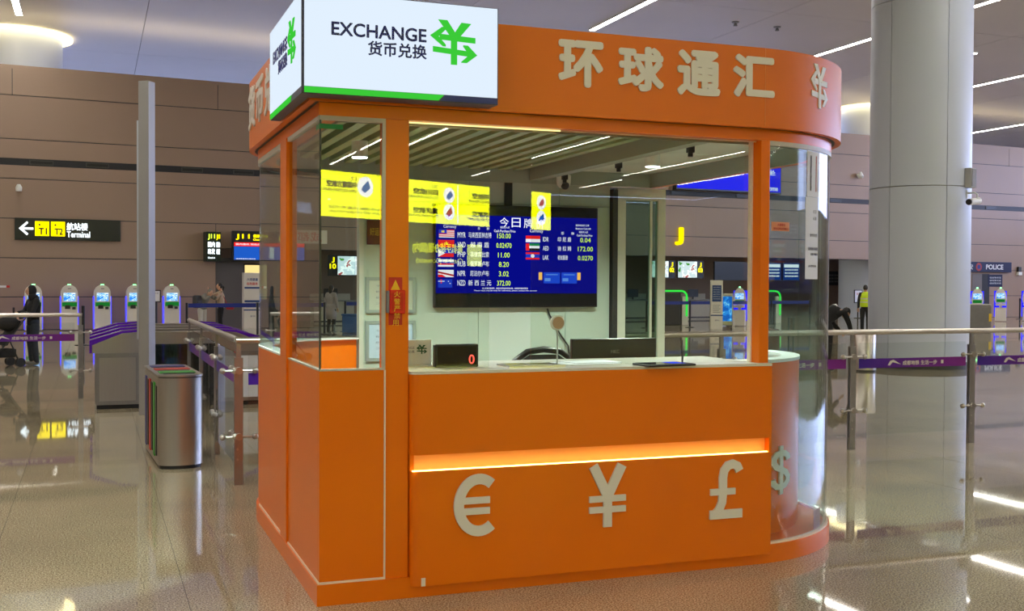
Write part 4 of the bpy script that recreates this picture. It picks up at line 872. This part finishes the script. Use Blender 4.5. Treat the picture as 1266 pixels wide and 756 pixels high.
G().box(-.21, .21, -.006, 0, .25, 1.15).done('poster', picture('poster_blue', [(0, srgb(20, 90, 180)), (.5, srgb(40, 130, 215)), (.58, srgb(120, 200, 240)), (.63, srgb(30, 110, 200))], 4, .8), t)
for sx in (-.26, .26): G().tube([(sx, -.15, 0), (sx, -.15, .45), (sx, .1, .45), (sx, .1, 0)], .02, 6).done('foot', CREAM, t)
t = thing('info_totem', 'white information totem with blue panels right of the two people', 'sign', wp(6.28, 1.5), WRZ); G().box(-.28, .28, 0, .25, .0, 1.9, .01).done('body', CREAM, t)
G().box(-.28, .28, -.006, 0, .62, .66).box(-.25, .25, -.006, 0, .90, .97).box(-.25, .25, -.006, 0, 1.36, 1.42).done('blue_panel', TB, t); txt('六项便捷', -.17, .2, 1.62, 1.72, 0, TB, t, 'lettering', .02, .003); txt('自助服务', -.17, .2, 1.48, 1.58, 0, M('label_red', (0, 0, 0)), t, 'lettering', .02, .003)
for k in range(3): txt('扫描办理值机手续', -.2, .2, .86-.07*k, .885-.07*k, 0, TB, t, 'lettering', .0, .003)
txt('服务', -.06, .12, .40, .46, 0, ink, t, 'lettering', .01, .003)
t = thing('lit_opening_glow', 'glowing sheet standing in for the yellow-lit opening behind the totem', 'light', wp(6.6, -1.2), WRZ); G().box(0, .9, 0, .1, .9, 2.25, .01).done('frame', DARK, t); G().box(.05, .85, -.01, 0, .95, 2.2).done('diffuser', EM('opening_glow', srgb(245, 215, 140), .8), t)  # glow of a lit opening put on a flat sheet
for i, (s, d, w_, lb) in enumerate(((35.6, -1.0, .5, 'white framed sign stand at the right edge of curved pane'), (12.2, 3.5, .45, 'white roll-up stand seen through the left side pane'))):
    t = thing('sign_stand', lb, 'sign', wp(s, d), WRZ); G().cyl((0, .03, .02), (0, .03, .8), .03).done('post', BLACK, t); G().lathe([(.2, 0), (.2, .02), (.04, .03)], n=18).done('foot', BLACK, t); G().box(-w_/2, w_/2, 0, .04, .72, 1.35, .005).done('frame', BLACK, t); G().box(-w_/2+.04, w_/2-.04, -.004, 0, .77, 1.31).done('sheet', txt_paper, t); txt('提示', -.12, .12, 1.1, 1.2, -.004, M('ink_red', (0, 0, 0)), t, 'lettering', .01, .002)
t = thing('storage_bin', 'blue plastic container under J10 seen through the corner pane', 'container', (6.55, 29.3, 0), -YAW); G().box(-.25, .25, -.2, .2, 0, .55, .03).done('tub', M('tub_blue', srgb(34, 84, 150), .5), t); G().box(-.27, .27, -.22, .22, .55, .60, .01).done('rim', M('tub_blue', (0, 0, 0)), t)
t = thing('steel_bollard', 'polished steel cylinder bin in front of the white column', 'bin', (12.3, 11.6, 0)); G().lathe([(.2, .02), (.2, .74), (.185, .76)], n=28).done('body', STEELH, t, smooth=40); G().lathe([(.205, 0), (.205, .03)], n=28).done('base', BLACK, t); G().cyl((0, 0, .76), (0, 0, .765), .12, n=20).done('opening', BLACK, t)
t = thing('waste_bin', 'grey waste bin with yellow mark right of the white column', 'bin', (27.6, 25.2, 0), -YAW); G().box(-.42, .36, -.3, .3, .03, .88, .03).done('body', M('bin_grey', srgb(112, 110, 104), .5, var=.06), t); G().box(-.42, .36, -.3, .3, .88, .95, .03).done('lid', M('bin_lid', srgb(160, 158, 150), .5), t); G().box(.27, .36, -.31, -.3, .35, .62).done('yellow_mark', M('mark_yellow', srgb(230, 190, 40), .5), t); G().box(-.40, .34, -.28, .28, 0, .03).done('base', BLACK, t)
t = thing('seat_machine', 'dark seat machine behind the right post, beside poster', 'machine', (20.9, 28.4, 0), -YAW); G().box(-.2, .25, -.2, .25, .0, .95, .03).done('body', M('brown_black', srgb(44, 34, 30), .5), t); G().box(-.15, .2, -.24, -.2, .95, 1.35, .01).done('head', WPAINT, t); G().box(-.12, .17, -.245, -.24, 1.02, 1.3).done('screen', KSCR, t)  # dark seat-like machine with a small screen head

# ---------------------------------------------------------------- people
SKIN = M('skin', srgb(205, 160, 132), .55)
EYE = M('eye_dark', (.02, .015, .012), .3); LIP = M('lip', srgb(170, 96, 88), .5)
def skin_mesh(nodes, chains):
    """nodes: name -> (pos, rx, ry); chains: lists of names; returns an evaluated Skin+Subdivision mesh"""
    names = list(nodes); idx = {n: i for i, n in enumerate(names)}
    me = bpy.data.meshes.new('skin'); me.from_pydata([nodes[n][0] for n in names], [(idx[a], idx[b]) for c in chains for a, b in zip(c, c[1:])], [])
    o = bpy.data.objects.new('skin', me); COL.objects.link(o); o.modifiers.new('skin', 'SKIN'); 
    for n, sv in zip(names, me.skin_vertices[0].data): sv.radius = nodes[n][1:]; sv.use_root = (n == names[0])
    ss = o.modifiers.new('sub', 'SUBSURF'); ss.levels = 1; ss.render_levels = 1
    bpy.context.view_layer.update(); r = bpy.data.meshes.new_from_object(o.evaluated_get(bpy.context.evaluated_depsgraph_get()))
    bpy.data.objects.remove(o); return r
def add_skin(g, nodes, chains):
    me = skin_mesh(nodes, chains); n0 = len(g.bm.faces); g.bm.from_mesh(me); g.bm.faces.ensure_lookup_table()
    for f in g.bm.faces[n0:]: f.material_index = g.m; f.smooth = True
    bpy.data.meshes.remove(me)
def person(label, loc, rz, h, J, top, legs, hairc, hair='short', shoes=None, coat=False, name='person'):
    """figure faces local -y; joints in a 1.70 m frame scaled to h"""
    k = h/1.70; t = thing(name, label, 'person', loc, rz)
    D = dict(pelvis=(0, 0, .92), waist=(0, 0, 1.06), chest=(0, .0, 1.28), neck=(0, .01, 1.45), head=(0, -.02, 1.585),
             sl=(-.18, .01, 1.39), sr=(.18, .01, 1.39), el=(-.23, .02, 1.12), er=(.23, .02, 1.12), wl=(-.23, -.06, .88), wr=(.23, -.06, .88),
             hl=(-.09, 0, .88), hr=(.09, 0, .88), kl=(-.10, -.02, .49), kr=(.10, -.02, .49), al=(-.10, .02, .08), ar=(.10, .02, .08), tl=(-.11, -.14, .04), tr=(.11, -.14, .04))
    D.update(J); P = {n: Vector(v)*k for n, v in D.items() if n[0] != '_'}
    def nd(d): return {n: (P[n], r*k, (q if q else r)*k) for n, (r, q) in d.items()}
    body = G()
    add_skin(body, nd(dict(pelvis=(.10, .08), waist=(.085, .085), chest=(.095, .095), neck=(.05, .05), sl=(.05, 0), el=(.038, 0), wl=(.026, 0), sr=(.05, 0), er=(.038, 0), wr=(.026, 0), hl=(.075, 0), kl=(.052, 0), al=(.036, 0), tl=(.03, .02), hr=(.075, 0), kr=(.052, 0), ar=(.036, 0), tr=(.03, .02))),
             [['pelvis', 'waist', 'chest', 'neck'], ['chest', 'sl', 'el', 'wl'], ['chest', 'sr', 'er', 'wr'], ['pelvis', 'hl', 'kl', 'al', 'tl'], ['pelvis', 'hr', 'kr', 'ar', 'tr']])
    hd = P['head']; face = (P['head']-P['neck']).normalized(); yaw = J.get('_yaw', 0)
    ry = Matrix.Rotation(yaw, 3, 'Z')
    if '_tilt' in J: ry = ry @ Matrix.Rotation(J['_tilt'], 3, 'X')
    def hf(v):
        v = v.copy()
        if v.z < 0: v.x *= 1-.28*(-v.z/(.115*k)); 
        if v.y < 0 and v.z < -.04*k: v.y *= .98
        if v.y < -.08*k and abs(v.x) < .022*k and -.05*k < v.z < .02*k: v.y -= .018*k
        return ry @ v
    body.tube([P['neck']-Vector((0, 0, .03*k)), P['neck']*.5+hd*.5, hd-ry @ Vector((0, -.01*k, .05*k))], [.055*k, .048*k, .05*k], 12)
    body.ball(hd, .074*k, .095*k, .115*k, n=16, fn=hf)
    nz = hd + ry @ Vector((0, -.096*k, -.012*k)); body.ball(nz, .013*k, .02*k, .024*k, n=8)
    for sx in (-1, 1):
        body.m = 0; body.ball(hd + ry @ Vector((sx*.075*k, .005*k, -.005*k)), .012*k, .02*k, .03*k, n=8)
        body.m = 1; body.ball(hd + ry @ Vector((sx*.03*k, -.084*k, .012*k)), .012*k, .008*k, .007*k, n=8)
    body.m = 2; body.ball(hd + ry @ Vector((0, -.085*k, -.055*k)), .022*k, .01*k, .007*k, n=8); body.m = 0
    # hands: palm and five fingers continuing the forearm
    for e, w, sx in (('el', 'wl', -1), ('er', 'wr', 1)):
        d = (P[w]-P[e]).normalized(); up_ = Vector((0, -1, 0)) if abs(d.z) > .6 else Vector((0, 0, 1)); sd = d.cross(up_).normalized(); nrm = sd.cross(d)
        tp = P[w]; add_skin(body, {'a': (tp-d*.01*k, .022*k, .022*k), 'b': (tp+d*.05*k, .036*k, .018*k), 'c': (tp+d*.085*k, .036*k, .016*k)}, [['a', 'b', 'c']])
        for fi, (off, ln) in enumerate(((-.03, .062), (-.01, .074), (.01, .07), (.03, .055))):
            b0 = tp+d*.075*k+sd*off*k; add_skin(body, {'a': (b0, .009*k, .009*k), 'b': (b0+d*ln*.5*k-nrm*.006*k, .0085*k, .0085*k), 'c': (b0+d*ln*.95*k-nrm*.026*k, .007*k, .007*k)}, [['a', 'b', 'c']])
        b0 = tp+d*.03*k-sd*.03*k; add_skin(body, {'a': (b0, .011*k, .011*k), 'b': (b0+d*.03*k-sd*.022*k, .010*k, .010*k), 'c': (b0+d*.06*k-sd*.026*k-nrm*.012*k, .008*k, .008*k)}, [['a', 'b', 'c']])
    body.done('body', [SKIN, EYE, LIP], t, smooth=True)
    g = G(); q = nd(dict(waist=(.138, .125), chest=(.155, .128), neck=(.062, .06), sl=(.07, 0), el=(.056, 0), wl=(.044, 0), sr=(.07, 0), er=(.056, 0), wr=(.044, 0)))
    pl = P['pelvis']; ax = (pl-P['waist']).normalized(); q['hem'] = (pl+ax*.07*k, .155*k, .14*k); q['hip'] = (pl+ax*.0, .15*k, .135*k)
    add_skin(g, {n: q[n] for n in ('waist', 'hip', 'hem', 'chest', 'neck', 'sl', 'el', 'wl', 'sr', 'er', 'wr')}, [['waist', 'hip', 'hem'], ['waist', 'chest', 'neck'], ['chest', 'sl', 'el', 'wl'], ['chest', 'sr', 'er', 'wr']])
    nk = P['neck']*.6+P['chest']*.4; tw = .150*k if abs(P['chest'].y) > .1*k else .128*k
    g.tube([pl+ax*.06*k, pl, P['waist'], P['waist']*.5+P['chest']*.5, P['chest'], nk], [tw*.98, tw, tw*.96, tw, tw*1.02, tw*.62], 16)
    if coat: g.tube([pl+Vector((0, 0, z*k)) for z in (.12, 0, -.2, -.42)], [.16*k, .175*k, .19*k, .185*k], 16)
    g.done('jacket', top, t, smooth=True)
    g = G(); g.ball(P['pelvis']+Vector((0, 0, -.01*k)), .155*k, .12*k, .13*k, n=16)
    for sx, n1, n2, n3 in ((-1, 'hl', 'kl', 'al'), (1, 'hr', 'kr', 'ar')):
        top_ = P[n1]*.35+P['pelvis']*.65; lo_ = P[n3]+Vector((0, 0, -.02*k))
        g.tube([top_, P[n1]+(P[n2]-P[n1])*.15, P[n1]*.5+P[n2]*.5, P[n2], P[n2]*.5+lo_*.5, lo_], [.09*k, .098*k, .088*k, .07*k, .066*k, .06*k], 14)
    g.done('trousers', legs, t, smooth=True)
    for a, tt in (('al', 'tl'), ('ar', 'tr')):
        d = (P[tt]-P[a]); d.z = 0; d.normalize(); c = P[a]+d*.07*k; c.z = P[a].z-.035*k
        o = G().ball((0, 0, 0), .048*k, .135*k, .045*k, n=12, fn=lambda v: Vector((v.x, v.y, max(v.z, -.042*k)))).done('shoe', shoes or BLACK, t, smooth=True); o.location = c; o.rotation_euler.z = math.atan2(d.x, -d.y)*-1
    g = G(); back = lambda v: Vector((v.x, v.y, v.z))
    if hair == 'scarf':
        g.ball(hd+ry @ Vector((0, .022*k, .012*k)), .094*k, .098*k, .132*k, n=16, fn=lambda v: ry @ v); g.ball(hd+ry @ Vector((0, .03*k, -.10*k)), .10*k, .085*k, .10*k, n=14, fn=lambda v: ry @ v); g.ball(P['neck']+Vector((0, .01*k, -.01*k)), .12*k, .10*k, .08*k, n=14)
    else:
        g.ball(hd+ry @ Vector((0, .022*k, .026*k)), .083*k, .092*k, .105*k, n=16, fn=lambda v: ry @ v)
        if hair == 'long': g.ball(hd+ry @ Vector((0, .06*k, -.08*k)), .075*k, .05*k, .15*k, n=14, fn=lambda v: ry @ v)
        if hair == 'tail': g.tube([hd+ry @ Vector((0, .09*k, .03*k)), hd+ry @ Vector((0, .14*k, -.02*k)), hd+ry @ Vector((0, .12*k, -.14*k))], [.03*k, .035*k, .012*k], 10)
    g.done('head_scarf' if hair == 'scarf' else 'hair', hairc, t, smooth=True)
    return t
FB = M('cloth_black', (.012, .012, .014), .85); FN = M('cloth_navy', (.016, .019, .034), .8); FBE = M('cloth_beige', srgb(186, 164, 140), .85); FG = M('cloth_grey', srgb(140, 138, 130), .85); FP = M('cloth_pinkgrey', srgb(168, 152, 150), .85); FJ = M('denim', srgb(40, 48, 62), .8); HB = M('hair_black', (.012, .010, .009), .5)
w_ = person('woman in black with dark head scarf holding a phone behind stroller', (-2.10, 17.55, 0), -YAW-.75, 1.50, dict(wl=(-.10, -.30, 1.12), el=(-.24, -.08, 1.14), wr=(.10, -.36, 1.02), er=(.25, -.12, 1.13), head=(0, -.05, 1.58), _yaw=-.25), FB, FJ, FB, 'scarf', M('shoe_grey', (.2, .18, .16), .6))
t = thing('phone', 'small dark phone in the raised hand of woman in black', 'phone', (-2.43, 17.43, .955), -YAW-.75); G().box(-.035, .035, -.006, .006, 0, .14, .004).done('case', BLACK, t); G().box(-.03, .03, .006, .007, .008, .132).done('screen', M('phone_screen', (.05, .05, .07), .2), t)
st = thing('stroller', 'black folding baby stroller in front of the woman in black', 'stroller', (-2.62, 17.2, 0), -YAW-.75)
for sx in (-.22, .22):
    G().tube([(sx, .42, .98), (sx, .30, .85), (sx, .0, .45), (sx, -.32, .10)], .014).done('frame_tube', BLACK, st, smooth=True); G().tube([(sx, .22, .10), (sx, .05, .5), (sx, -.1, .62)], .014).done('frame_tube', BLACK, st, smooth=True)
    for y in (-.34, .24):
        for o_ in (-.03, .03): G().cyl((sx+o_-.014, y, .085), (sx+o_+.014, y, .085), .085, n=18).done('wheel', BLACK, st, smooth=40)
G().tube([(-.22, .42, .98), (0, .46, 1.0), (.22, .42, .98)], .018).done('handle', BLACK, st, smooth=True)
G().prism([(.02, .40), (-.26, .44), (-.26, .50), (.02, .46), (.24, .86), (.28, .84)], -.19, .19, fn=lambda a, b, c: (c, a, b)).done('seat', FB, st); G().ball((0, .12, .80), .20, .2, .14, n=14).done('canopy', FB, st, smooth=True); G().box(-.18, .18, -.12, .2, .18, .34, .03).done('basket', FB, st)
person('person in beige jacket with tied black hair by the wall opening', (2.62, 29.8, 0), -YAW-1.25, 1.55, dict(wl=(-.12, -.36, 1.46), el=(-.24, -.24, 1.28), wr=(.12, -.34, 1.22), er=(.25, -.16, 1.16), head=(0, -.04, 1.58)), FBE, FB, HB, 'tail')
t = thing('shoulder_bag', 'small red bag at the hip of person in beige jacket', 'bag', (2.88, 29.62, .74), -YAW); G().box(-.12, .12, -.06, .06, 0, .20, .04).done('pouch', M('bag_red', srgb(170, 30, 40), .6), t); G().tube([(-.10, 0, .18), (-.2, .02, .4), (-.32, .03, .62)], .01).done('strap', M('bag_red', (0, 0, 0)), t)
person('person in loose grey coat leaning forward beside the beige jacket', (2.06, 29.68, 0), -YAW+1.1, 1.50, dict(chest=(0, -.16, 1.25), neck=(0, -.26, 1.38), head=(0, -.36, 1.44), sl=(-.18, -.2, 1.34), sr=(.18, -.2, 1.34), el=(-.24, -.36, 1.2), er=(.24, -.36, 1.2), wl=(-.15, -.5, 1.32), wr=(.15, -.5, 1.32), _tilt=.5), FG, M('cloth_white', srgb(205, 202, 195), .8), FG, 'short')
t = thing('backpack', 'dark backpack worn by the person in the grey coat', 'backpack', (1.90, 29.43, .80), -YAW+1.1); G().box(-.14, .14, -.08, .09, 0, .38, .05).done('pack', DARK, t); G().box(-.1, .1, -.11, -.08, .05, .2, .02).done('pocket', DARK, t)
v_ = person('standing person in yellow-green safety vest left of the white column', (22.75, 25.0, 0), -YAW+2.9, 1.58, dict(), FB, FB, HB, 'short')
VY = M('vest_yellow', srgb(200, 232, 30), .6); g = G(); k_ = 1.58/1.7
for a, (rx, ry_, z) in enumerate(()): pass
g.lathe([(.165, .93*k_), (.175, 1.08*k_), (.18, 1.28*k_), (.15, 1.40*k_), (.08, 1.46*k_)], n=20); o = g.done('vest', VY, v_, smooth=True); o.scale = (1, .78, 1)
for z in (1.08, 1.2): q = G().lathe([(.178, z*k_), (.183, (z+.04)*k_)], n=20).done('reflective_band', M('band_silver', (.6, .6, .55), .3), v_); q.scale = (1, .78, 1)
b_ = person('person in black jacket with white back print bending over railing', (12.25, 12.75, 0), -YAW+2.05, 1.62, dict(pelvis=(0, .05, .86), waist=(0, .0, .98), chest=(0, -.26, 1.12), neck=(0, -.43, 1.12), head=(0, -.56, 1.08), sl=(-.18, -.34, 1.12), sr=(.18, -.34, 1.12), el=(-.24, -.42, .88), er=(.24, -.42, .88), wl=(-.16, -.55, .72), wr=(.16, -.55, .72), _tilt=.9), FB, FB, HB, 'short')
k_ = 1.62/1.7
for i in range(4):
    g = G(); a0 = 52+i*20; ya, yb = -.265+.012*(i % 2), -.19+.015*(i % 3); V = []
    for rr in (.157, .161):
        for y in (ya, yb):
            zc = 1.12+(y+.26)*-.54
            V.append([g.bm.verts.new((rr*k_*math.cos(math.radians(a0+t)), y*k_, (zc+rr*math.sin(math.radians(a0+t)))*k_)) for t in (0, 5, 10, 15)])
    for p, q in ((0, 1), (1, 3), (3, 2), (2, 0)):
        for j in range(3): g._f([V[p][j], V[p][j+1], V[q][j+1], V[q][j]])
    for j in (0, 3): g._f([V[0][j], V[1][j], V[3][j], V[2][j]])
    g.done('back_print', WHITE, b_)
person('person in pale padded coat seen through the left corner pane', (5.93, 29.3, 0), -YAW+2.7, 1.50, dict(), FP, FB, HB, 'long', coat=True)
t = thing('luggage_trolley', 'low dark trolley with brown case beside the bending person', 'trolley', (11.5, 13.3, 0), -YAW); G().box(-.3, .3, -.2, .2, .12, .18).done('deck', DARK, t); G().box(-.22, .05, -.17, .17, .18, .72, .03).done('case', M('case_brown', srgb(96, 48, 34), .5), t); G().tube([(.3, -.18, .15), (.3, -.18, .95), (.3, .18, .95), (.3, .18, .15)], .016).done('handle', DARK, t)
for x in (-.24, .24):
    for y in (-.16, .16): G().cyl((x, y-.02, .06), (x, y+.02, .06), .06, n=14).done('wheel', BLACK, t)

# ---------------------------------------------------------------- lit signs of the hall behind the viewer, mirrored in the kiosk panes
YB = EM('airline_yellow', srgb(236, 242, 0), 11.0); YINK = M('airline_ink', srgb(40, 44, 30), .6)
t = thing('airline_sign', 'long yellow airline sign behind viewer, reflected in the kiosk glass', 'sign', (10.91, -23.30, 0), math.radians(151.4))
G().box(0, 8.2, 0, .25, 3.05, 4.12).done('board', M('sign_case_dark', (.05, .05, .05), .5), t)
G().box(0, 8.2, -.01, 0, 3.07, 4.10).done('face', YB, t)
LW = EM('logo_white', (1, 1, 1), 8); LBL = EM('logo_blue', srgb(40, 110, 190), 5); LR = EM('logo_red', srgb(200, 50, 70), 5)
def circle_logo(x, z, c2, r=.2):
    l = G().cyl((x, -.01, z), (x, -.02, z), r, n=24).done('logo_disc', LW, t); G().prism([(x-r*.6, z-r*.1), (x+r*.1, z-r*.6), (x+r*.6, z-r*.3), (x+r*.2, z+r*.2), (x-r*.3, z+r*.6)], 0, .005, fn=lambda a, b, c: (a, -.02-c, b)).done('logo_mark', c2, l)
for x, z, c in ((.42, 3.82, LR), (.42, 3.40, LBL), (1.95, 3.82, LBL), (1.95, 3.38, LR), (4.05, 3.80, LBL), (4.05, 3.38, LR)): circle_logo(x, z, c)
circle_logo(6.9, 3.80, LBL, .24)
for s1, s2, s3, x, z in (('KY', '昆明航空', 'KUNMING AIRLINES', 2.25, 3.74), ('ZH', '深圳航空', 'SHENZHEN AIRLINES', 2.25, 3.28), ('3U', '四川航空', 'SICHUAN AIRLINES', 4.35, 3.74), ('OQ', '重庆航空', 'CHONGQING AIRLINES', 4.35, 3.28), ('CZ', '中国南方航空', 'CHINA SOUTHERN AIRLINES', 7.05, 3.72)):
    w = 1.05 if s1 != 'CZ' else 1.1; y_ = -.01
    txt(s1, x+.12, x+.3, z+.20, z+.28, y_, YINK, t, 'lettering', .01, .006); txt(s2, x+.1, x+w-.1, z+.02, z+.17, y_, YINK, t, 'lettering', .045, .006); txt(s3, x+.1, x+w+.05, z-.07, z-.01, y_, YINK, t, 'lettering', .0, .006)
G().box(3.72, 3.75, -.014, -.01, 3.1, 4.07).done('divider', LW, t)
txt('本岛办理航班值机手续', 6.2, 8.0, 3.26, 3.32, -.01, YINK, t, 'lettering', .01, .006); txt('请旅客提前到达', 6.2, 8.0, 3.17, 3.22, -.01, YINK, t, 'lettering', .01, .006)
p0, p1 = Vector((10.1, -26.6, 0)), Vector((5.55, -24.04, 0)); dv = p1-p0
t = thing('check_in_sign', 'black check-in sign with yellow letters behind viewer, reflected in glass', 'sign', p0, math.atan2(dv.y, dv.x)); L_ = dv.length
G().box(-.1, L_, 0, .2, 1.95, 2.95).done('board', SB, t); YR = EM('reflect_yellow', srgb(225, 240, 30), 6)
G().box(.1, .75, -.01, 0, 2.1, 2.75).done('yellow_square', YR, t); txt('乘机手续办理(国内)', .95, 3.05, 2.42, 2.75, 0, YR, t, 'lettering', .02, .006); txt('Check-in (Domestic)', .95, 2.9, 2.12, 2.32, 0, YR, t, 'lettering', .01, .006); txt('K', 3.3, 3.85, 2.15, 2.8, 0, YR, t, 'lettering', .03, .006)
for x in (.5, L_-.6): G().box(x, x+.1, .05, .15, 0, 1.95).done('leg', DARK, t)
ts = [o for o in bpy.data.objects if o.name.startswith('airline_sign')][0]
for x in (1.0, 7.0): G().cyl((x, .12, 4.12), (x, .12, CZ), .05).done('hanger', STEEL, ts)
